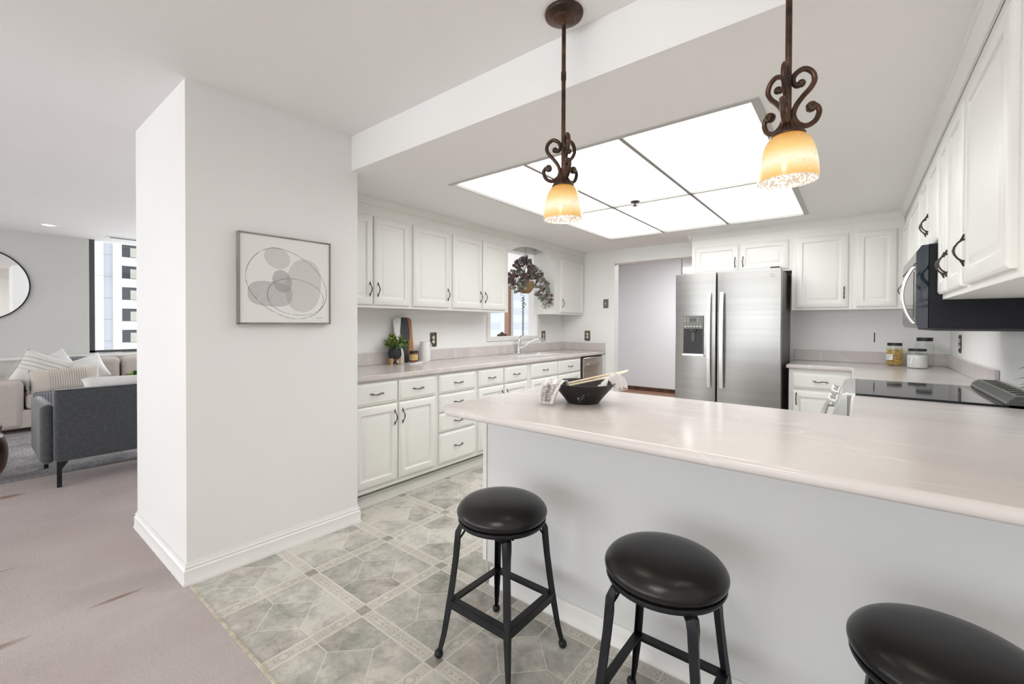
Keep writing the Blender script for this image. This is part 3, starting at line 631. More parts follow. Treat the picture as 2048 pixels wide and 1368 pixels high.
# faucet
t = thing('faucet', 'chrome single-lever kitchen faucet standing behind the white sink', 'faucet', (-3.095, 4.09, ZC))
B().prism(rpoly([(-.028, -.12), (.028, -.12), (.028, .12), (-.028, .12)], .027), 0, .008).build('base_plate', 'chrome', t, bevel=.003)
B().lathe([(.027, .006), (.024, .02), (.022, .05), (.021, .10), (.023, .115), (.023, .15), (.016, .165), (.001, .168)], seg=24).build('body', 'chrome', t)
B().tube(catmull([(.0, 0, .06), (.05, .03, .085), (.10, .085, .135), (.14, .15, .165), (.17, .21, .168), (.185, .25, .155), (.19, .262, .14)], 5), [.013] * 6 + [.012] * 30 if False else .0125, 12).build('spout', 'chrome', t)
B().tube(catmull([(0, 0, .16), (.0, -.02, .175), (.01, .0, .195), (.03, .06, .225)], 5), .006, 8).build('lever', 'chrome', t)

# ---------------------------------------------------------------- dishwasher
t = thing('dishwasher', 'stainless steel dishwasher with a bar handle at the end of the sink run', 'dishwasher', (-2.555, 4.595, 0), pi / 2)
B().box(0, .60, 0, .58, .1, .868).build('body', 'black_plastic', t)
B().box(.03, .525, -.025, -.001, .12, .852).build('door', 'steel_warm', t, bevel=.004)
B().tube([(.11, -.045, .775), (.42, -.045, .775)], .011, 10, sec=(.03, .018, (0, 0, 1))).box(.12, .135, -.04, -.02, .765, .785).box(.395, .41, -.04, -.02, .765, .785).build('handle', 'brushed_light', t)
B().box(.527, .598, -.018, -.001, .1, .868).build('filler_panel', 'trim_paint', t)

# ---------------------------------------------------------------- refrigerator
t = thing('refrigerator', 'stainless steel side-by-side refrigerator with a dispenser in its narrow door', 'refrigerator', (0, 0, 0))
fx0, fx1, fs, fy = -1.418, -.512, -1.036, 4.475
B().box(fx0 + .008, fx1 - .002, fy + .075, 5.16, .02, 1.745).build('cabinet', 'steel_side', t, bevel=.004)
def fdoor(x0, x1, name):
    b = B(); n = 14; pts = []
    for k in range(n + 1):
        u = k / n; pts.append((x0 + (x1 - x0) * u, fy - .012 * (1 - (2 * u - 1) ** 2)))
    b.prism([(x1, fy + .065), (x0, fy + .065)] + pts, .09, 1.758); return b.build(name, 'steel', t, bevel=.005, smooth=25)
dL = fdoor(fx0, fs - .006, 'freezer_door'); dR = fdoor(fs + .006, fx1, 'fridge_door')
B().box(fx0 + .03, fx1 - .03, fy + .02, fy + .08, .02, .09).build('kick_grille', 'black_plastic', t)
for x, d_ in ((fs - .058, dL), (fs + .052, dR)):
    b = B(); pts = [(x, fy - .030 - .028 * sin(pi * k / 16) ** .6, .66 + .90 * k / 16) for k in range(17)]
    b.tube(pts, 1, sec=(.034, .014, (1, 0, 0))); b.box(x - .012, x + .012, fy - .035, fy - .005, .665, .70).box(x - .012, x + .012, fy - .035, fy - .005, 1.52, 1.555)
    b.build('handle', 'brushed_light', d_, bevel=.003)
# dispenser
dp = B(); cx0, cx1, cz0, cz1 = -1.338, -1.145, .965, 1.345
fyd = fy - .0125
dp.box(cx0, cx1, fyd - .008, fyd + .004, 1.215, cz1).box(cx0, cx0 + .008, fyd - .008, fyd + .004, cz0, 1.215).box(cx1 - .008, cx1, fyd - .008, fyd + .004, cz0, 1.215)
d = dp.build('dispenser', 'grey_plastic', dL, bevel=.003)
B().box(cx0 + .008, cx1 - .008, fyd - .003, fyd + .003, cz0 + .01, 1.215).build('dispenser_recess', 'black_plastic', dL)
B().box(cx0 - .006, cx1 + .006, fyd - .022, fyd + .002, cz0 - .012, cz0 + .006).build('drip_tray', 'chrome', dL, bevel=.004)
B().lathe([(.040, 0), (.036, -.02), (.022, -.024)], (-1.241, fyd, 1.213), 24).prism([(-1.258, 1.185), (-1.224, 1.185), (-1.230, 1.095), (-1.252, 1.095)], fyd - .012, fyd - .004, 'y').build('dispenser_lever', 'dark_plastic', dL)
B().box(-1.275, -1.215, fyd - .011, fyd - .007, 1.288, 1.318).build('display', 'black_gloss', dL)
b = B()
for k in range(6): b.box(-1.322 + k * .028, -1.31 + k * .028, fyd - .0105, fyd - .007, 1.236, 1.244)
for z_ in (1.29, 1.312): b.box(-1.325, -1.317, fyd - .0105, fyd - .007, z_, z_ + .006).box(-1.293, -1.287, fyd - .0105, fyd - .007, z_, z_ + .006).box(-1.203, -1.197, fyd - .0105, fyd - .007, z_, z_ + .006)
b.build('button', 'paper', dL)
bx, bz = -.585, 1.70
B().lathe([(.019, -.003), (.019, .003), (.001, .0035)], (bx, fy - .011, bz), 32, 'y').build('badge', 'steel_warm', dR)
b = B(); b.tube([(bx + .0155 * cos(a_), fy - .0150, bz + .0155 * sin(a_)) for a_ in [2 * pi * k / 28 for k in range(29)]], .0013, 6)
b.tube([(bx - .003 + .007 * cos(a_), fy - .0150, bz + .007 * sin(a_)) for a_ in [.6 + 5.2 * k / 16 for k in range(17)]], .0014, 6)
b.tube([(bx + .006 + .006 * cos(a_), fy - .0150, bz - .002 + .008 * sin(a_)) for a_ in [.5 + 5.0 * k / 16 for k in range(17)]], .0014, 6)
b.build('badge_lettering', 'grey_plastic', dR)
B().box(fx1 - .09, fx1 - .02, fy + .02, fy + .12, 1.745, 1.775).box(fx0 + .03, fx0 + .1, fy + .02, fy + .12, 1.745, 1.765).build('hinge_cover', 'black_plastic', t, bevel=.005)

# ---------------------------------------------------------------- range
t = thing('range', 'stainless range with a black glass cooktop set between the worktops', 'range', (0, 0, 0))
ry0, ry1 = 2.792, 3.55
B().box(-.03, .61, ry0, ry1, .0, .90).build('body', 'steel', t)
B().box(0.0, .515, ry0, ry1, .90, .917).build('cooktop', 'black_gloss', t, bevel=.003)
B().prism([(.002, .919), (-.035, .915), (-.055, .905), (-.092, .800), (-.085, .785), (-.03, .785), (-.03, .90), (.002, .90)], ry0 - .0, ry1 + .0, 'y').build('control_panel', 'brushed_light', t, bevel=.003)
for k, y in enumerate((2.90, 3.03, 3.30, 3.43)):
    c_ = Vector((-.078, y, .852)); n_ = Vector((-.94, 0, .34)); q = n_.to_track_quat('Z', 'Y')
    l = B().lathe([(.026, 0), (.026, .006), (.021, .008), (.020, .036), (.017, .040), (.001, .040)], seg=24, cap=False); B().add([c_ + q @ Vector(p) for p in l.v], l.f).build('knob', 'chrome', t)
B().tube([(-.145, ry0 + .04, .745), (-.145, ry1 - .04, .745)], .014, 14).build('oven_handle', 'brushed_light', t)
b = B()
for y in (ry0 + .06, ry1 - .06): b.tube([(-.145, y, .745), (-.05, y, .75)], .011, 10)
b.build('handle_bracket', 'steel', t)
B().box(-.052, -.03, ry0 + .004, ry1 - .004, .16, .78).build('oven_door', 'black_gloss', t, bevel=.004)
# raised vent at the back of the cooktop
b = B(); b.prism([(.505, .917), (.515, .940), (.535, .956), (.600, .956), (.614, .946), (.614, .917)], ry0 + .0, ry1, 'y'); v_ = b.build('rear_vent', 'dark_plastic', t, bevel=.002)
b = B()
for k in range(8): y = ry0 + .035 + k * .088; b.box(.540, .598, y - .012, y + .068, .9555, .9568)
b.build('vent_slot', 'black_void', v_)
b = B()
for k in range(9): y = ry0 + .018 + k * .088; b.box(.538, .600, y - .003, y + .003, .956, .9605)
b.box(.534, .539, ry0 + .01, ry1 - .01, .956, .9605).box(.599, .604, ry0 + .01, ry1 - .01, .956, .9605).box(.507, .5105, ry0 + .01, ry1 - .01, .925, .930)
b.build('vent_trim', 'rail_grey', v_)

# ---------------------------------------------------------------- microwave
t = thing('microwave', 'over-the-range microwave with black side and curved steel handle', 'microwave', (0, 0, 0))
my0, my1, mz0, mz1 = 2.845, 3.60, 1.245, 1.642
B().box(.265, XR - .002, my0, my1, mz0, mz1).build('case', 'black_enamel', t, bevel=.002)
B().box(.29, XR - .01, my0 + .01, my1 - .01, mz0 - .012, mz0).build('underside', 'black_plastic', t)
b = B(); b.prism([(.264, mz1 - .002), (.240, mz1 - .004), (.222, mz1 - .035), (.222, mz0 + .02), (.232, mz0), (.264, mz0)], my0, my1, 'y'); dd = b.build('door', 'steel', t, bevel=.002)
B().prism([(.264, mz1 - .002), (.240, mz1 - .004), (.221, mz1 - .035), (.221, mz0 + .02), (.232, mz0), (.264, mz0)], my0 - .002, my0 + .004, 'y').build('door_edge', 'blue_black_gloss', t)
B().box(.2195, .2225, my0 + .10, my1 - .06, mz0 + .05, mz1 - .12).build('door_window', 'black_gloss', dd)
B().box(.2185, .2225, my0, my1, mz1 - .088, mz1 - .084).build('door_seam', 'black_plastic', dd)
pts = [(.222 - .046 * sin(pi * k / 20) ** .75, my0 + .05, mz0 + .02 + .28 * k / 20) for k in range(21)]
B().tube(pts, 1, sec=(.024, .014, (0, 1, 0))).build('handle', 'brushed_light', dd, bevel=.004, seg=2)

# ---------------------------------------------------------------- bar stools
def stool(label):
    t = thing('bar_stool', label, 'stool', (0, 0, 0), 0, 'black bar stools along the peninsula')
    R_ = .171
    prof = [(.001, .601), (.05, .600), (.10, .596), (.135, .588), (.155, .577), (.167, .563), (.1715, .552), (.169, .540), (.160, .530), (.150, .527)]
    prof = [(p.x, p.y) for p in catmull([(a, b_, 0) for a, b_ in prof], 3)]
    B().lathe(prof[::-1], seg=64).build('seat', 'black_leather', t)
    B().lathe([(.150, .528), (.166, .528), (.167, .522), (.162, .512), (.150, .508), (.02, .508), (.02, .52)], seg=48).build('seat_pan', 'black_metal', t)
    B().box(-.022, .022, -.12, .12, .498, .509).box(-.12, .12, -.022, .022, .498, .509).lathe([(.035, .47), (.035, .509)], seg=20).build('mounting_plate', 'black_metal', t)
    for sx, sy in ((-1, -1), (1, -1), (1, 1), (-1, 1)):
        d = Vector((sx, sy, 0)).normalized(); s2 = Vector((-d.y, d.x, 0))
        rz = [(.095, .503), (.132, .508), (.158, .499), (.171, .474), (.174, .44), (.179, .38), (.192, .28), (.206, .19), (.222, .09), (.236, .028)]
        w_ = [.034, .036, .036, .034, .030, .027, .027, .027, .020, .013]
        b = B(); P = [d * r + Vector((0, 0, z)) for r, z in rz]
        # angle-iron leg: ridge outwards with two flanges
        vs = []; fs = []; n = len(P)
        for i, p in enumerate(P):
            tng = (P[min(i + 1, n - 1)] - P[max(i - 1, 0)]).normalized(); nr = tng.cross(s2).normalized()
            if nr.dot(d) < 0 and i > 1: nr = -nr
            if i <= 1: nr = Vector((0, 0, 1)) if nr.z < 0 else nr
            h_ = w_[i] / 2; th = .004; rg = .007
            dp_ = (0 if i < 2 else min(1, (i - 1) / 3)) * h_ * .85; vs += [p + s2 * h_ - nr * dp_, p + nr * rg, p - s2 * h_ - nr * dp_, p - s2 * h_ - nr * (th + dp_), p + nr * (rg - th - .002), p + s2 * h_ - nr * (th + dp_)]
        for i in range(n - 1):
            for j in range(6): fs.append((i * 6 + j, i * 6 + (j + 1) % 6, i * 6 + 6 + (j + 1) % 6, i * 6 + 6 + j))
        fs += [tuple(range(5, -1, -1)), tuple((n - 1) * 6 + j for j in range(6))]
        b.add(vs, fs)
        lg = b.build('leg', 'black_metal', t, smooth=30)
        B().tube([d * .128 + Vector((0, 0, .500)), d * .145 + Vector((0, 0, .470)), d * .166 + Vector((0, 0, .44))], .004, 6).ball(d * .118 + s2 * .026 + Vector((0, 0, .494)), .007, 8, 6).ball(d * .118 - s2 * .026 + Vector((0, 0, .494)), .007, 8, 6).build('brace', 'black_metal', lg)
        B().ball(d * .238 + Vector((0, 0, .0165)), .0165, 16, 10).build('foot', 'black_metal', lg)
    zf, q = .205, .204 / sqrt(2)
    for k in range(4):
        a = Vector((-q, -q, 0)), Vector((q, -q, 0)); rot = Matrix.Rotation(k * pi / 2, 3, 'Z')
        P0, P1 = rot @ Vector((-q, -q, zf)), rot @ Vector((q, -q, zf)); nrm = rot @ Vector((0, -1, 0))
        b = B(); b.tube([P0, P1], 1, sec=(.004, .030, tuple(nrm))); b.tube([P0 - nrm * .013 + Vector((0, 0, .014)), P1 - nrm * .013 + Vector((0, 0, .014))], 1, sec=(.026, .004, tuple(nrm)))
        b.build('footrest', 'black_metal', t)
    return t
s1 = stool('black leather bar stool seen whole, at the open end of the peninsula'); s1.location = (-1.05, 1.285, .004 - .004)
dup(s1, (-.432, 1.282, 0), 'black leather bar stool between the other two stools, footrest and legs cut by the frame')
dup(s1, (.159, 1.292, 0), 'black bar stool whose seat alone fills the lower corner of the photo', 0)

# ---------------------------------------------------------------- framed art
g = G('canvas_art'); tc = g.n('ShaderNodeTexCoord'); sp = g.n('ShaderNodeSeparateXYZ'); g.t.links.new(tc.outputs['Object'], sp.inputs[0])
U, V_ = sp.outputs[1], sp.outputs[2]; nz = g.noise(tc.outputs['Object'], 6, 3); wob = g.ma('MULTIPLY', g.ma('SUBTRACT', nz, .5), .35)
def ell(cx, cy, rx, ry, ang=0, p=2.):
    x = g.ma('SUBTRACT', U, cx); y = g.ma('SUBTRACT', V_, cy); c_, s_ = cos(ang), sin(ang)
    X = g.ma('ADD', g.ma('MULTIPLY', x, c_ / rx), g.ma('MULTIPLY', y, s_ / rx)); Y = g.ma('SUBTRACT', g.ma('MULTIPLY', y, c_ / ry), g.ma('MULTIPLY', x, s_ / ry))
    r = g.ma('POWER', g.ma('ADD', g.ma('POWER', g.ma('ABSOLUTE', X), p), g.ma('POWER', g.ma('ABSOLUTE', Y), p)), 1 / p)
    return g.ma('ADD', r, g.ma('MULTIPLY', wob, .22))
col = (.80, .80, .775)
gr = g.noise(tc.outputs['Object'], 40, 4)
for (e, c_, al) in ((ell(.088, -.022, .098, .150, -.12, 2.3), (.50, .47, .45), .55), (ell(-.053, .119, .068, .057, -.35), (.48, .45, .43), .5), (ell(-.087, -.076, .112, .066, -.05, 3.0), (.36, .33, .33), .55), (ell(-.029, -.005, .050, .063, .35), (.33, .30, .31), .6)):
    f = g.ma('MULTIPLY', g.ma('LESS_THAN', e, 1.), g.ma('ADD', al - .12, g.ma('MULTIPLY', gr, .25))); col = g.mix(f, col, c_)
for (e, w_) in ((ell(.004, -.020, .222, .168, -.55, 2.2), .008), (ell(.047, -.088, .152, .098, -.15, 2.2), .011)):
    f = g.ma('MULTIPLY', g.ma('LESS_THAN', g.ma('ABSOLUTE', g.ma('SUBTRACT', e, 1)), w_), g.ramp(gr, [(.38, (.2, .2, .2)), (.5, (.85, .85, .85))])); col = g.mix(f, col, (.12, .11, .11))
sig = g.ma('MULTIPLY', g.ma('LESS_THAN', g.ma('ABSOLUTE', g.ma('SUBTRACT', U, .178)), .018), g.ma('LESS_THAN', g.ma('ABSOLUTE', g.ma('SUBTRACT', V_, -.203)), .0012)); col = g.mix(sig, col, (.3, .3, .3))
g.bsdf(col, .8); M['canvas_art'] = g.m
ang = atan2(.039, .892)
t = thing('framed_art', 'square abstract print of overlapping grey blobs in a thin weathered frame on the pier', 'picture', (-2.476, 1.124, 1.491), -ang)
hw, hh = .243, .238
B().box(.006, .030, -hw + .008, hw - .008, -hh + .008, hh - .008).build('canvas', 'canvas_art', t)
b = B()
for (y0, y1, z0, z1) in ((-hw, -hw + .007, -hh, hh), (hw - .007, hw, -hh, hh), (-hw, hw, -hh, -hh + .007), (-hw, hw, hh - .007, hh)): b.box(.001, .036, y0, y1, z0, z1)
b.build('frame', 'frame_wood', t, bevel=.001, seg=1)

# ---------------------------------------------------------------- wall plates
def plate(label, loc, rz, kind='outlet', w=.082, h=.135):
    t = thing('outlet' if kind == 'outlet' else 'light_switch', label, 'outlet' if kind == 'outlet' else 'light switch', loc, rz, 'bronze outlet plates' if kind == 'outlet' else None)
    b = B(); n = 40; pts = []
    for k in range(n):
        u = k / n * 2 * pi; c_, s_ = cos(u), sin(u); m = max(abs(c_), abs(s_)); sc_ = 1 + (.03 * cos(u * 12) if kind == 'outlet' else 0)
        pts.append((c_ / m * w / 2 * sc_, s_ / m * h / 2 * sc_))
    b.prism(pts, -.005, 0, 'y'); b.build('plate', 'old_brass' if kind == 'outlet' else 'grey_plastic', t, bevel=.001, seg=1)
    if kind == 'outlet':
        for z_ in (-.02, .02):
            o = B().lathe([(.0165, -.0065), (.0165, -.004)], (0, 0, z_), 20, 'y').build('receptacle', 'white_plastic', t)
            B().box(-.007, -.004, -.0075, -.006, z_ - .003, z_ + .006).box(.004, .007, -.0075, -.006, z_ - .003, z_ + .006).build('slot', 'black_plastic', o)
        b = B()
        for sx in (-1, 1):
            for z_ in (-.05, 0, .05): b.tube([(sx * .027 + .008 * cos(a_), -.006, z_ + .012 * sin(a_)) for a_ in [k * .5 for k in range(11)]], .0016, 5)
        b.build('ornament', 'bronze', t)
    else: B().box(-.005, .005, -.014, -.005, -.008, .012).build('toggle', 'white_plastic', t)
    return t
plate('bronze outlet plate on the sink wall beside the white pitcher', (XW + .0005, 2.826, 1.105), pi / 2)
plate('bronze outlet plate on the sink wall beyond the window, by the faucet', (XW + .0005, 4.712, 1.10), pi / 2)
plate('bronze outlet plate on the far wall above the dishwasher corner', (-2.797, YB - .0005, 1.104), 0)
plate('bronze outlet plate on the range wall below the microwave', (XR - .0005, 4.72, 1.118), -pi / 2)
plate('plain grey switch plate on the far wall beside the doorway', (-2.532, YB - .0005, 1.523), 0, 'switch', .07, .115)
o = B().box(.128, .136, YB - .003, YB - .0005, 1.10, 1.19).build('wall_bracket', 'bronze', bevel=.001, seg=1); tag(o, 'tiny dark vertical metal bracket on the far wall above the backsplash', 'bracket')

# ---------------------------------------------------------------- small things on the sink worktop
t = thing('potted_plant', 'small green leafy plant in a ribbed black pot on the sink wall worktop', 'plant', (-3.07, 2.305, ZC))
b = B()
for a in (.4, .4 + pi / 2):
    d = Vector((cos(a), sin(a), 0)); s2 = Vector((-d.y, d.x, 0))
    pr = [(-.060, 0), (-.050, 0), (-.038, .030), (-.020, .038), (.020, .038), (.038, .030), (.050, 0), (.060, 0), (.060, .056), (-.060, .056)]
    n = len(pr); vs = [d * u + Vector((0, 0, z)) + s2 * .007 for u, z in pr] + [d * u + Vector((0, 0, z)) - s2 * .007 for u, z in pr]
    b.add(vs, [tuple(range(n)), tuple(range(2 * n - 1, n - 1, -1))] + [(i, (i + 1) % n, n + (i + 1) % n, n + i) for i in range(n)])
b.build('stand', 'light_wood', t)
l = B().lathe([(.001, .046), (.036, .046), (.046, .055), (.053, .075), (.055, .095), (.050, .125), (.046, .136), (.042, .136), (.042, .128), (.001, .128)], seg=96, cap=False); vs = []
for p in l.v:
    a = atan2(p[1], p[0]); k = 1 + (.035 * cos(a * 24) if .05 < p[2] < .13 and hypot(p[0], p[1]) > .043 else 0); vs.append((p[0] * k, p[1] * k, p[2]))
B().add(vs, l.f).build('pot', 'charcoal_pot', t)
def leaf(b, c, d, L, w_, curl=.3):
    d = Vector(d).normalized(); s_ = d.cross(Vector((0, 0, 1)))
    s_ = s_.normalized() if s_.length > 1e-3 else Vector((1, 0, 0)); n_ = s_.cross(d)
    c = Vector(c); P = []
    for u, k in ((0, .05), (.25, .75), (.5, 1), (.78, .6), (1, .05)):
        m = c + d * (L * u) - n_ * (curl * L * u * u * .5); P.append((m + s_ * (w_ / 2 * k) + n_ * w_ * .12 * k, m, m - s_ * (w_ / 2 * k) + n_ * w_ * .12 * k))
    vs = [p for r in P for p in r]; b.add(vs, [(i * 3 + j, i * 3 + j + 1, i * 3 + 4 + j, i * 3 + 3 + j) for i in range(4) for j in range(2)])
rnd_ = random.Random(3)
b = B(); st = B()
for k in range(46):
    a = rnd_.uniform(0, 2 * pi); el = rnd_.uniform(.05, 1.35); R1 = rnd_.uniform(.07, .135)
    d = Vector((cos(a) * cos(el), sin(a) * cos(el), sin(el) * .85)); tip = Vector((0, 0, .13)) + d * R1
    st.tube([(0, 0, .12), tuple(Vector((0, 0, .13)) + d * R1 * .6), tuple(tip)], .0012, 4)
    for j in range(7):
        a2 = rnd_.uniform(0, 2 * pi); dd_ = (d + Vector((cos(a2), sin(a2), rnd_.uniform(-.3, .9))) * .9)
        leaf(b, tip - d * rnd_.uniform(0, .03), dd_, rnd_.uniform(.028, .042), .018)
for q_ in (b, st): q_.v = [(max(p[0], -.088 + .02 * (p[0] + .1)), p[1], p[2]) for p in q_.v]
b.build('foliage', 'leaf_green', t, mats=['leaf_dark'], fm=lambda p: 1 if (p.index // 8) % 3 == 0 else 0)
st.build('stems', 'leaf_dark', t)

t = thing('serving_board', 'tall serving board of white marble, black slate and walnut waves leaning on the wall', 'cutting board', (-3.075, 2.425, ZC), 0)
t.rotation_euler = (0, radians(-7.5), 0)
def wave(z, k): return [-.095, -.028 + .012 * sin(z * 17 + .6), .052 + .014 * sin(z * 15 + 3.6), .095][k]
hB = .405
for k, (nm, mt) in enumerate((('marble_band', 'marble'), ('slate_band', 'slate_black'), ('walnut_band', 'walnut'))):
    def fn(u, v_, k=k):
        z = hB * v_; e0, e1 = wave(z, k), wave(z, k + 1); y = e0 + (e1 - e0) * u
        return (0, y, z)
    b = B(); n = 30; L_, R2 = [], []
    for i in range(n + 1):
        z = hB * i / n; e0, e1 = wave(z, k), wave(z, k + 1)
        rr = .03; 
        for zz in (z, hB - z):
            if zz < rr:
                q_ = rr - sqrt(max(0, rr * rr - (rr - zz) ** 2))
                if k == 0: e0 = max(e0, -.095 + q_)
                if k == 2: e1 = min(e1, .095 - q_)
        L_.append((e0, z)); R2.append((e1, z))
    for i in range(n):
        b.prism([L_[i], R2[i], R2[i + 1], L_[i + 1]], -.006, .006, 'x')
    me_ = b.build(nm, mt, t)
B()
t = thing('stone_coaster', 'flat pale stone coasters with gold edge under the amber candle', 'coaster', (-3.01, 2.475, ZC))
B().prism(rpoly([(-.05, -.09), (.05, -.09), (.05, .05), (-.05, .05)], .01), .0005, .008).build('lower_slab', 'marble', t, bevel=.001, seg=1)
B().prism(rpoly([(-.05, -.04), (.05, -.04), (.05, .10), (-.05, .10)], .01), .008, .015).build('upper_slab', 'marble', t, bevel=.001, seg=1)
t = thing('candle_jar', 'amber glass candle jar with kraft label and black lid', 'candle', (-3.005, 2.455, ZC + .0155))
B().lathe([(.001, 0), (.033, 0), (.036, .004), (.036, .072), (.033, .078), (.001, .078)], seg=32).build('jar', 'amber_glass', t)
B().lathe([(.0364, .018), (.0366, .018), (.0366, .066), (.0364, .066)], seg=32, cap=False).build('kraft_label', 'kraft_label', t)
B().lathe([(.035, .078), (.036, .079), (.036, .094), (.034, .096), (.001, .096)], seg=32).build('lid', 'black_plastic', t)
t = thing('pitcher', 'tall white ceramic pitcher standing behind the candle', 'pitcher', (-3.085, 2.645, ZC))
B().lathe([(.001, 0), (.046, 0), (.052, .006), (.054, .04), (.053, .09), (.047, .14), (.040, .175), (.038, .185), (.034, .185), (.036, .17), (.045, .1), (.001, .03)], seg=40, cap=False).build('body', 'white_ceramic', t)
B().tube(catmull([(.0, .045, .165), (.0, .068, .168), (.0, .078, .145), (0, .072, .11), (0, .052, .085)], 5), .0055, 10).build('handle', 'white_ceramic', t)
# extension for the jars in the far corner
def jar(label, x, y, r, h, fill, fh, mat, lbl=None):
    t = thing('storage_jar', label, 'jar', (x, y, ZC), 0, 'glass storage jars on the far worktop')
    B().lathe([(.001, 0), (r * .9, 0), (r, .01), (r, h * .70), (r * .93, h * .80), (r * .80, h * .86), (r * .80, h * .90)], seg=32, cap=False).build('glass', 'jar_glass', t)
    B().lathe([(r * .82, h * .88), (r * .86, h * .88), (r * .86, h), (r * .84, h * 1.0), (.001, h)], seg=32).build('lid', 'black_plastic', t)
    if fill:
        b = B()
        if fill == 'pasta':
            rn = random.Random(5)
            for k in range(420):
                a = rn.uniform(0, 2 * pi); q_ = (r - .009) * sqrt(rn.uniform(.55, 1)); z = .008 + rn.uniform(0, fh); c_ = Vector((q_ * cos(a), q_ * sin(a), z)); d = Vector((rn.gauss(0, 1), rn.gauss(0, 1), rn.gauss(0, .8))).normalized() * .011
                p0, p1 = c_ - d, c_ + d
                for p in (p0, p1):
                    m_ = hypot(p.x, p.y)
                    if m_ > r - .004: p.x *= (r - .004) / m_; p.y *= (r - .004) / m_
                    p.z = min(max(p.z, .006), fh + .02)
                b.tube([p0, (c_ + Vector((0, 0, .003))), p1], .0028, 5)
        else: b.lathe([(.001, .005), (r - .006, .005), (r - .004, .012), (r - .004, fh), (.001, fh + .008)], seg=32)
        b.build('contents', mat, t)
    if lbl:
        a0, a1, zl0, zl1 = lbl
        lb = B().lathe([(r + .0006, zl0), (r + .0006, zl1)], seg=12, a0=a0, a1=a1, cap=False).build('label', 'paper', t)
        b = B()
        for k in range(3): b.lathe([(r + .0011, zl1 - .014 - k * .012), (r + .0011, zl1 - .010 - k * .012)], seg=8, a0=a0 + .12, a1=a1 - .2 - .1 * k, cap=False)
        b.build('writing', 'ink', lb)
jar('glass jar full of dry pasta with a black lid and white label', .262, 5.03, .058, .196, 'pasta', .13, 'pasta', (pi * 1.05, pi * 1.42, .05, .10))
jar('short glass jar of white flour with a black lid', .392, 4.86, .066, .158, 'flour', .108, 'flour', (pi * 1.12, pi * 1.35, .04, .09))
jar('taller clear empty glass jar standing behind the flour jar', .452, 5.06, .060, .245, None, .06, 'flour')

# ---------------------------------------------------------------- bowl, towel, spoons
BX, BY = -.952, 1.735
t = thing('wooden_bowl', 'flared charcoal black bowl standing on the peninsula', 'bowl', (BX, BY, ZC))
b = B(); pr = [(.001, .0), (.066, .0), (.070, .002), (.082, .018), (.105, .046), (.128, .072), (.143, .090), (.139, .090), (.122, .072), (.098, .046), (.072, .020), (.001, .012)]
b.lathe(pr, seg=64, cap=False); b.build('bowl_body', 'charcoal_bowl', t)
b = B(); rn = random.Random(11)
for k in range(9):
    a = radians(-62) + rn.uniform(-.22, .22); z = rn.uniform(.015, .06); rr = .070 + (z / .09) * .071 + .0012
    pts = [((rr + .0008 * j) * cos(a + .03 * j * rn.uniform(-1, 1)), (rr + .0008 * j) * sin(a + .03 * j * rn.uniform(-1, 1)), z + j * .002) for j in range(4)]
    b.tube(pts, .0007, 4)
b.build('scuffs', 'ink', t)
# towel: cloth strip draped over the rim on the camera-left side, gathered through the bowl and bunched over the other rim
g = G('towel_print'); tc = g.n('ShaderNodeTexCoord'); sp = g.n('ShaderNodeSeparateXYZ'); g.t.links.new(tc.outputs['UV'], sp.inputs[0]); vec = tc.outputs['UV']
f = g.ma('MULTIPLY', g.ma('GREATER_THAN', g.noise(g.coord('UV', (60, 8, 1)), 1.5, 5, .7, .5), .46), g.ma('MULTIPLY', g.ma('GREATER_THAN', sp.outputs[0], .02), g.ma('LESS_THAN', sp.outputs[0], .17)))
f = g.ma('MULTIPLY', f, g.ma('MULTIPLY', g.ma('GREATER_THAN', sp.outputs[1], .25), g.ma('LESS_THAN', sp.outputs[1], .92)))
ln = g.ma('MULTIPLY', g.ma('GREATER_THAN', sp.outputs[0], .22), g.ma('LESS_THAN', g.ma('FRACT', g.ma('MULTIPLY', sp.outputs[1], 11)), .13))
col = g.mix(f, (.80, .785, .775), (.30, .275, .265)); col = g.mix(g.ma('MULTIPLY', ln, .6), col, (.45, .42, .44)); g.bsdf(col, .9, bump=g.noise(tc.outputs['Object'], 300, 2), bstr=.2, bdist=.002); M['towel_print'] = g.m
lv = Vector((-cos(view), -sin(view), 0)); dv = Vector((-sin(view), cos(view), 0))    # camera-left, away from camera
def frame_pt(u, w_, z): return Vector((BX, BY, ZC)) + lv * u + dv * w_ + Vector((0, 0, z))
path = catmull([(.168, -.075, .006), (.164, -.073, .040), (.150, -.066, .080), (.132, -.052, .104), (.108, -.030, .100), (.078, -.01, .066), (.02, 0, .042), (-.04, -.01, .052), (-.085, -.025, .078), (-.118, -.035, .112), (-.138, -.036, .120), (-.152, -.030, .100), (-.160, -.025, .082), (-.162, -.02, .066)], 6)
def towel(u, v_):
    k = u * (len(path) - 1); i = min(int(k), len(path) - 2); p = path[i].lerp(path[i + 1], k - i); s_ = (v_ - .5) * 2
    phi = radians(62) * max(0, min(1, (.42 - u) / .2)) - radians(55) * max(0, min(1, (u - .6) / .15))
    wd = .030 + .030 * min(1, u / .35) if u < .45 else .050 - .008 * max(0, (u - .8) / .2)
    fold = (.0055 if u < .6 else .0035) * sin(v_ * 19 + u * 6) + .0035 * sin(v_ * 33 - u * 9)
    ridge = (.022 * (1 - abs(s_)) - .008) if .6 < u < .88 else 0
    wx, wy = s_ * wd * sin(phi), s_ * wd * cos(phi)
    zz = p.z + fold * (.3 if u < .15 else 1) + ridge + (-.030 * s_ * s_ if .36 < u < .6 else 0)
    return frame_pt(p.x + wx + fold * .5, p.y + wy - (fold if u < .3 else 0), max(zz, .003))
b = B().grid(towel, 90, 34); o = b.build('tea_towel', 'towel_print', None, solid=.0022, smooth=80)
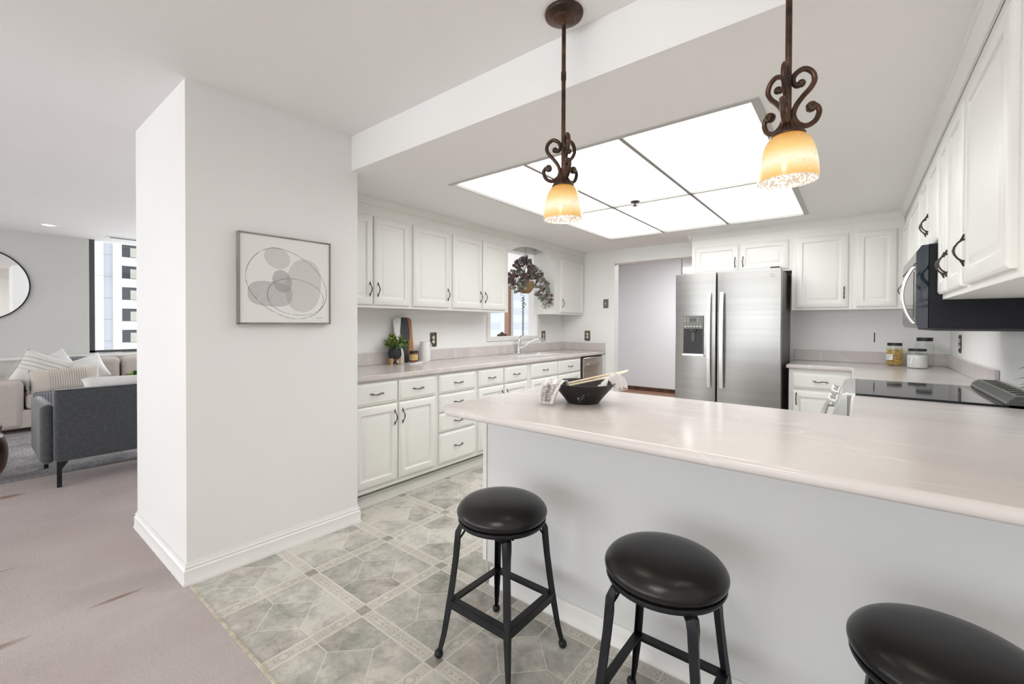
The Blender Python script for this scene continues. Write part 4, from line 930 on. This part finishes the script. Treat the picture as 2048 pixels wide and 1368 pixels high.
uvl = o.data.uv_layers.new(name='UVMap')
for p in o.data.polygons:
    for li in p.loop_indices:
        vi = o.data.loops[li].vertex_index; uvl.data[li].uv = ((vi // 35) / 90, (vi % 35) / 34)
tag(o, 'white striped tea towel with a grey print draped over the rim of the black bowl', 'towel')
def spoon(label, a, b_, off, flat=False):
    A, Bq = Vector(a), Vector(b_); d = (Bq - A).normalized(); L_ = (Bq - A).length
    s_ = d.cross(Vector((0, 0, 1))).normalized(); n_ = s_.cross(d)
    b = B(); vs = []; fs = []; N = 26; K = 12
    for i in range(N + 1):
        u = i / N; hw_ = .0048 if u < .72 else .0048 + .018 * sin(min(1, (u - .72) / .28) * pi) ** .8 if u < 1 else .001
        ht = .0042 if u < .72 else .0036; dip = -.004 * sin((u - .72) / .28 * pi) if u > .72 else 0
        if u >= .999: hw_ = .003; ht = .002
        c_ = A + d * (L_ * u) + n_ * dip
        for j in range(K): a_ = 2 * pi * j / K; vs.append(c_ + s_ * (hw_ * cos(a_)) + n_ * (ht * sin(a_)))
    for i in range(N):
        for j in range(K): fs.append((i * K + j, i * K + (j + 1) % K, i * K + K + (j + 1) % K, i * K + K + j))
    fs += [tuple(range(K - 1, -1, -1)), tuple(N * K + j for j in range(K))]
    o = b.add(vs, fs).build('wooden_spoon', 'spoon_wood', None, smooth=60); tag(o, label, 'spoon', 'wooden spoons in the bowl')
spoon('long wooden spoon lying across the bowl, its head sticking out past the rim', frame_pt(.105, -.035, .083), frame_pt(-.215, .045, .140), 0)
spoon('shorter wooden spoon tucked under the longer one in the bowl', frame_pt(.095, -.055, .078), frame_pt(-.160, .010, .121), 0)

# ---------------------------------------------------------------- hanging basket
HX, HY = -2.985, 4.06
t = thing('hanging_basket', 'wicker basket of plum and sage faux foliage hanging over the sink', 'hanging plant', (HX, HY, 0))
B().tube([(0, 0, ZK - .001), (.002, 0, 2.06), (0, 0, 1.98)], .003, 6).build('cord', 'string_tan', t)
B().lathe([(q.x, q.y) for q in catmull([(a_, b_, 0) for a_, b_ in [(.001, 1.61), (.045, 1.612), (.075, 1.635), (.095, 1.68), (.103, 1.735), (.100, 1.745), (.093, 1.735), (.08, 1.70)]], 4)], seg=40, cap=False).build('basket', 'wicker', t)
B().tube([(.1 * cos(a_), 0, 1.74 + .24 * sin(a_)) for a_ in [pi * k / 12 for k in range(13)]], .004, 6).build('basket_handle', 'wicker', t)
def lobed(b, c, d, L, tw):
    d = Vector(d).normalized(); s_ = d.cross(Vector((cos(tw), sin(tw), .3))).normalized(); n_ = s_.cross(d); c = Vector(c)
    pts = [(0, .04), (.18, .16), (.28, .42), (.36, .22), (.52, .52), (.60, .26), (.78, .30), (.84, .12), (1, 0)]
    ctr = c + d * (L * .45) + n_ * L * .08
    ring = [c + d * (L * u) + s_ * (L * w_) for u, w_ in pts] + [c + d * (L * u) - s_ * (L * w_) for u, w_ in pts[-2::-1]]
    n = len(ring); b.add([ctr] + ring, [(0, 1 + i, 1 + (i + 1) % n) for i in range(n)])
rn = random.Random(21); bs, bp = B(), B()
def clump(c, R_, n, sag=0.):
    for k in range(n):
        a = rn.uniform(0, 2 * pi); el = rn.uniform(-.6, 1.4); d = Vector((cos(a) * cos(el), sin(a) * cos(el), sin(el))); p = Vector(c) + Vector((d.x * R_[0], d.y * R_[1], d.z * R_[2])) * rn.uniform(.3, .9)
        lobed(bs if rn.random() < .5 else bp, p, d + Vector((0, 0, -.3)), rn.uniform(.045, .075), rn.uniform(0, 6))
clump((0, -.02, 1.87), (.10, .16, .12), 110); clump((0, -.15, 1.76), (.09, .12, .11), 70); clump((.02, -.14, 1.66), (.06, .07, .07), 28); clump((.02, .12, 1.82), (.08, .13, .08), 50); clump((.03, .24, 1.74), (.07, .12, .09), 45)
clump((.04, .33, 1.62), (.06, .10, .08), 40); clump((.04, .36, 1.53), (.05, .06, .05), 16); clump((0, 0, 1.97), (.05, .07, .04), 20)
for k in range(7): lobed(bs, (.04 + rn.uniform(-.03, .03), .36 + rn.uniform(-.06, .06), 1.46 + rn.uniform(-.02, .03)), (0, rn.uniform(-1, 1), -.5), .04, 1)
for k in range(9): lobed(bs, (rn.uniform(-.02, .02), -.05 + rn.uniform(-.03, .03), 1.60 - k * .018), (rn.uniform(-1, 1), rn.uniform(-1, 1), -.4), .03, k)
bs.build('sage_leaves', 'leaf_sage', t, smooth=0); bp.build('plum_leaves', 'leaf_plum', t, smooth=0)
# beads stand in for light through a gathered blind edge; blind wand beside
t = thing('blind_edge_beads', 'long grey bead strand standing in for light through a blind edge in the opening', 'strand', (XW - .045, 4.33, 0))
b = B(); b.tube([(0, 0, 1.60), (0, 0, 1.125)], .0015, 5)
b.build('cord', 'string_tan', t)
b = B()
for k in range(30): b.ball((0, -.006 if k % 2 else .006, 1.585 - k * .0155), .0135, 8, 6, (1, 1.1, .5))
b.build('beads', 'stone_bead', t)
o = B().tube([(XW - .03, 4.385, 2.118), (XW - .03, 4.385, 1.16), (XW - .025, 4.375, 1.125), (XW - .02, 4.35, 1.112)], .0035, 8).build('blind_wand', 'brushed_light'); tag(o, 'thin grey metal rod hanging in the sink opening beside the blind edge beads', 'blind wand')
# potted plant at the edge of the peninsula (only its leaves reach into the frame)
t = thing('potted_plant', 'dark green leafy plant on the peninsula at the edge of the photo', 'plant', (.515, 2.24, ZC))
B().lathe([(.001, 0), (.035, 0), (.045, .06), (.048, .08), (.043, .08), (.001, .072)], seg=24, cap=False).build('pot', 'white_ceramic', t)
b = B(); rn = random.Random(4)
for k in range(30):
    a = rn.uniform(0, 2 * pi) if k > 12 else pi + rn.uniform(-.8, .8); z = rn.uniform(.10, .22)
    leaf(b, (.012 * cos(a), .012 * sin(a), z), (cos(a), sin(a), rn.uniform(-.1, .35)), rn.uniform(.06, .078), .030, .8)
b.tube([(0, 0, .06), (0, 0, .22)], .003, 5); b.build('foliage', 'leaf_dark', t)

# ---------------------------------------------------------------- living room
o = B().box(-7.30, -5.17, -2.6, 4.5, .004, .016).build('area_rug', 'rug', bevel=.003); tag(o, 'large mottled grey area rug under the sofas', 'rug')
def rbox(name, mat, parent, x0, x1, y0, y1, z0, z1, bev, seg=4): return B().box(x0, x1, y0, y1, z0, z1).build(name, mat, parent, bevel=bev, seg=seg, smooth=60)
t = thing('armchair', 'charcoal velvet settee seen from behind with slim black legs', 'armchair', (-4.70, .43, 0))
o = rbox('backrest', 'grey_velvet', t, -.12, 0, 0, 1.5, .195, .745, .03)
rbox('seat_frame', 'grey_velvet', t, -.72, -.10, .06, 1.44, .20, .34, .03)
rbox('seat_cushion', 'grey_velvet', t, -.74, -.12, .09, 1.41, .34, .44, .035)
for y in (-.07, 1.50): rbox('arm', 'grey_velvet', t, -.72, -.04, y, y + .085, .185, .635, .041, 6)
B().tube([(-.006, .004 + 1.492 * k / 20, .742) for k in range(21)], .004, 6).build('piping', 'grey_velvet', t)
for x, y in ((-.03, .03), (-.68, .015), (-.03, 1.47), (-.68, 1.48)):
    B().box(x - .013, x + .013, y - .013, y + .013, .004 if x > -.3 else .016, .20).prism([(y, .2), (y, .12), (y + (.055 if y < 1 else -.055), .2)], x - .006, x + .006, 'x').build('leg', 'black_metal', t)
def pillow(name, mat, label, loc, w_, h, th, rot, cat='pillow', group=None, exp=3., fringe=False):
    b = B(); nu, nv = 26, 20
    def side(sg):
        def fn(u, v_):
            a, c_ = u * 2 - 1, v_ * 2 - 1
            T_ = max(0, (1 - abs(a) ** exp)) ** .55 * max(0, (1 - abs(c_) ** exp)) ** .55
            pin = 1 - .07 * (1 - abs(c_) ** 2) * 0; x = a * w_ / 2 * (1 - .06 * (1 - c_ * c_) * abs(a) ** 3); z = c_ * h / 2 * (1 - .08 * (1 - a * a) * abs(c_) ** 3)
            return (x, sg * (T_ * th / 2 + .002) + .006 * T_ * sin(a * 7 + c_ * 3), z)
        return fn
    b.grid(side(1), nu, nv); b.grid(side(-1), nu, nv)
    o = b.build(name, mat, None, smooth=80); o.location = loc; o.rotation_euler = rot; tag(o, label, cat, group)
    bm = bmesh.new(); bm.from_mesh(o.data); bmesh.ops.remove_doubles(bm, verts=bm.verts, dist=.0045); bmesh.ops.recalc_face_normals(bm, faces=bm.faces); bm.to_mesh(o.data); bm.free()
    if fringe:
        f = B(); rn = random.Random(2)
        for k in range(34): z = -h / 2 + h * k / 33; f.tube([(-w_ / 2 + .004, 0, z), (-w_ / 2 - .022 + rn.uniform(-.006, .006), rn.uniform(-.01, .01), z - .012)], .003, 4)
        f.build('fringe', 'cushion_white', o)
    return o
pillow('lumbar_pillow', 'cushion_white', 'plain white lumbar pillow showing above the charcoal settee back', (-4.92, 1.10, .69), 1.0, .24, .12, (radians(-12), 0, pi / 2))
# sofa
t = thing('sofa', 'long beige linen sofa against the living room window', 'sofa', (0, 0, 0))
rbox('base', 'sofa_linen', t, -8.12, -7.36, .02, 3.9, .055, .26, .02)
rbox('arm', 'sofa_linen', t, -8.12, -7.34, -.02, .44, .05, .60, .06)
rbox('backrest', 'sofa_linen', t, -8.14, -7.92, .43, 3.9, .25, .72, .05)
for k in range(3): rbox('seat_cushion', 'sofa_linen', t, -7.93, -7.37, .455 + k * 1.13, 1.575 + k * 1.13, .26, .43, .04)
for y0, y1 in ((.46, 1.34), (1.36, 2.2), (2.22, 3.1)): rbox('back_cushion', 'sofa_linen', t, -7.96, -7.76, y0, y1, .42, .795, .06)
b = B()
for x in (-8.05, -7.42):
    for y in (.06, 3.8): b.box(x - .03, x + .03, y - .03, y + .03, .0, .055)
b.build('leg', 'dark_wood', t)
def drape(name, label, pts, y0, y1):
    P = catmull(pts, 6)
    def fn(u, v_):
        k = u * (len(P) - 1); i = min(int(k), len(P) - 2); p = P[i].lerp(P[i + 1], k - i); return (p.x, y0 + (y1 - y0) * v_ + .008 * sin(u * 9), p.y + .003 * sin(v_ * 20))
    o = B().grid(fn, 50, 20).build(name, 'throw_striped', None, solid=.008, smooth=80); tag(o, label, 'throw'); return o
drape('throw_blanket', 'grey striped throw draped over the sofa backrest behind the pillows', [(-7.735, .45, 0), (-7.738, .6, 0), (-7.745, .76, 0), (-7.79, .81, 0), (-7.86, .812, 0), (-7.93, .81, 0), (-7.97, .80, 0)], .50, 1.115)
drape('throw_blanket', 'grey fringed throw hanging down the sofa seat front', [(-7.72, .442, 0), (-7.5, .442, 0), (-7.37, .440, 0), (-7.345, .40, 0), (-7.347, .3, 0), (-7.348, .2, 0)], .52, 1.1)
pillow('throw_pillow', 'pillow_lined', 'big off-white pillow with dark lines and fringe in the sofa corner', (-7.60, .60, .66), .45, .44, .15, (radians(-16), radians(24), radians(80)), fringe=True)
pillow('lumbar_pillow', 'pillow_striped', 'long beige lumbar pillow with vertical brown stripes on the sofa', (-7.47, .79, .565), .62, .29, .13, (radians(-10), radians(-2), pi / 2 + .05), fringe=True)
pillow('throw_pillow', 'cushion_white', 'textured off-white square pillow behind the striped lumbar pillow', (-7.62, .97, .65), .42, .34, .13, (radians(-20), radians(-20), pi / 2 + .1))
pillow('throw_pillow', 'cushion_white', 'pale pillow mostly hidden behind the fringed pillow at the window ledge', (-7.73, .72, .70), .36, .34, .09, (radians(-6), radians(-32), pi / 2))
# coffee table with plant (its leaves show above the white pillow)
t = thing('side_table', 'small dark round table holding a green plant behind the settee', 'table', (-6.25, 1.20, .016))
B().lathe([(.22, .40), (.22, .425), (.001, .425)], seg=32).build('tabletop', 'dark_wood', t)
B().lathe([(.16, 0), (.16, .012), (.02, .02), (.02, .40)], seg=24).build('pedestal', 'dark_wood', t)
t = thing('potted_plant', 'bright green plant between the settee and the sofa, half hidden by the pier', 'plant', (-6.25, 1.20, .4415))
B().lathe([(.001, 0), (.06, 0), (.075, .11), (.068, .11), (.001, .09)], seg=24, cap=False).build('pot', 'white_ceramic', t)
b = B(); rn = random.Random(8)
for k in range(240):
    a = rn.uniform(0, 2 * pi); el = rn.uniform(.0, 1.5); d = Vector((cos(a) * cos(el), sin(a) * cos(el), sin(el))); leaf(b, Vector((0, 0, .13)) + Vector((d.x * .14, d.y * .14, d.z * .12)) * rn.uniform(.5, 1), d + Vector((0, 0, .3)), .045, .028)
b.build('foliage', 'leaf_dark', t, mats=['leaf_green'], fm=lambda p: 1 if (p.index // 8) % 4 == 0 else 0)
t = thing('leather_ottoman', 'rounded brown leather ottoman cut by the edge of the photo', 'ottoman', (-5.35, -.005, .016))
B().lathe([(q.x, q.y) for q in catmull([(a_, b_, 0) for a_, b_ in [(.001, .48), (.10, .485), (.17, .46), (.205, .42), (.20, .375), (.185, .36)][::-1]], 4)], seg=40).build('top_cushion', 'brown_leather', t)
B().lathe([(q.x, q.y) for q in catmull([(a_, b_, 0) for a_, b_ in [(.14, .0), (.18, .01), (.225, .09), (.238, .2), (.225, .3), (.186, .362), (.001, .37)]], 4)], seg=40).build('body', 'brown_leather', t)
t = thing('mirror', 'large round mirror with a thin black frame on the living room wall', 'mirror', (XL + .002, .108, 1.722))
B().lathe([(.445, .008), (.001, .009)], seg=72, axis='x', cap=False).build('glass', 'mirror', t)
B().lathe([(.442, 0), (.455, 0), (.455, .022), (.442, .022), (.442, 0)], seg=72, axis='x', cap=False).build('frame', 'black_metal', t)
for k, (y, z, lab) in enumerate(((8.45, .0, 'dark carved wooden chair seen through the sink opening, low crest'), (9.15, .02, 'dark arched wooden chair beside the carved one, seen through the sink opening'))):
    t = thing('dining_chair', lab, 'chair', (-7.5, y, .004), 0, 'dining chairs in the far living room')
    b = B(); pts = []
    for i in range(21):
        u = i / 20; pts.append((-.2 + .4 * u, .93 + z + .07 * sin(pi * u) + .015 * cos(u * 4 * pi)))
    b.prism(pts + [(.2, .88), (-.2, .88)], -.012, .012, 'x'); b.build('crest_rail', 'dark_wood', t)
    for yy in (-.18, .18):
        B().box(-.015, .015, yy - .018, yy + .018, 0, .93).build('rear_leg', 'dark_wood', t); B().box(.38, .41, yy - .018, yy + .018, 0, .43).build('front_leg', 'dark_wood', t)
    B().box(-.02, .43, -.21, .21, .43, .47).build('seat', 'dark_wood', t, bevel=.01); B().box(-.006, .006, -.05, .05, .47, .9).build('splat', 'dark_wood', t)

# ---------------------------------------------------------------- building across the street
k_ = 1.6; FX = -46 * k_; CY_ = 0
def fy_(y): return y * k_
def fz(z): return CH + (z - CH) * k_
t = thing('apartment_tower', 'white office tower with rows of dark curtained windows outside the living room window', 'building', (FX, 0, 0))
y_rec0, y_rec1, ywin = fy_(6.97), fy_(7.53), fy_(8.06)
B().box(-12, 0, y_rec1, fy_(20), -30, 22).box(-12, 0, -6, y_rec0, -30, 22).build('wall', 'facade_white', t)
B().box(-12, -.7, y_rec0, y_rec1, -30, 22).build('recessed_bay', 'facade_blue', t)
b = B()
for n in range(-4, 8):
    z = fz(1.55 + n * 1.716) - .1; b.box(-.02, .015, -6, y_rec0, z - .03, z + .03).box(-.72, -.685, y_rec0, y_rec1, z - .06, z + .06)
b.build('joint', 'facade_joint', t)
for n in range(-2, 7):
    for c_ in range(3):
        y0 = ywin + c_ * 4.2; z0_ = fz(-.35 + n * 1.716); w_ = B().box(-.05, .04, y0, y0 + 2.9, z0_, z0_ + 1.62).build('window', 'dark_pane', t)
        B().box(.045, .06, y0 + .82, y0 + 2.5, z0_ + .05, z0_ + 1.25).build('curtain', 'curtain', w_)

t = thing('office_building', 'pale lavender-grey building visible through the opening over the sink', 'building', (-70, 88, 0))
B().box(-8, 8, -22, 26, -30, 40).build('wall', 'facade_blue', t)
for n in range(-6, 9):
    for c_ in range(4): B().box(7.95, 8.06, -20 + c_ * 11, -13 + c_ * 11, n * 3.4, n * 3.4 + 1.5).build('window', 'facade_pane', t)
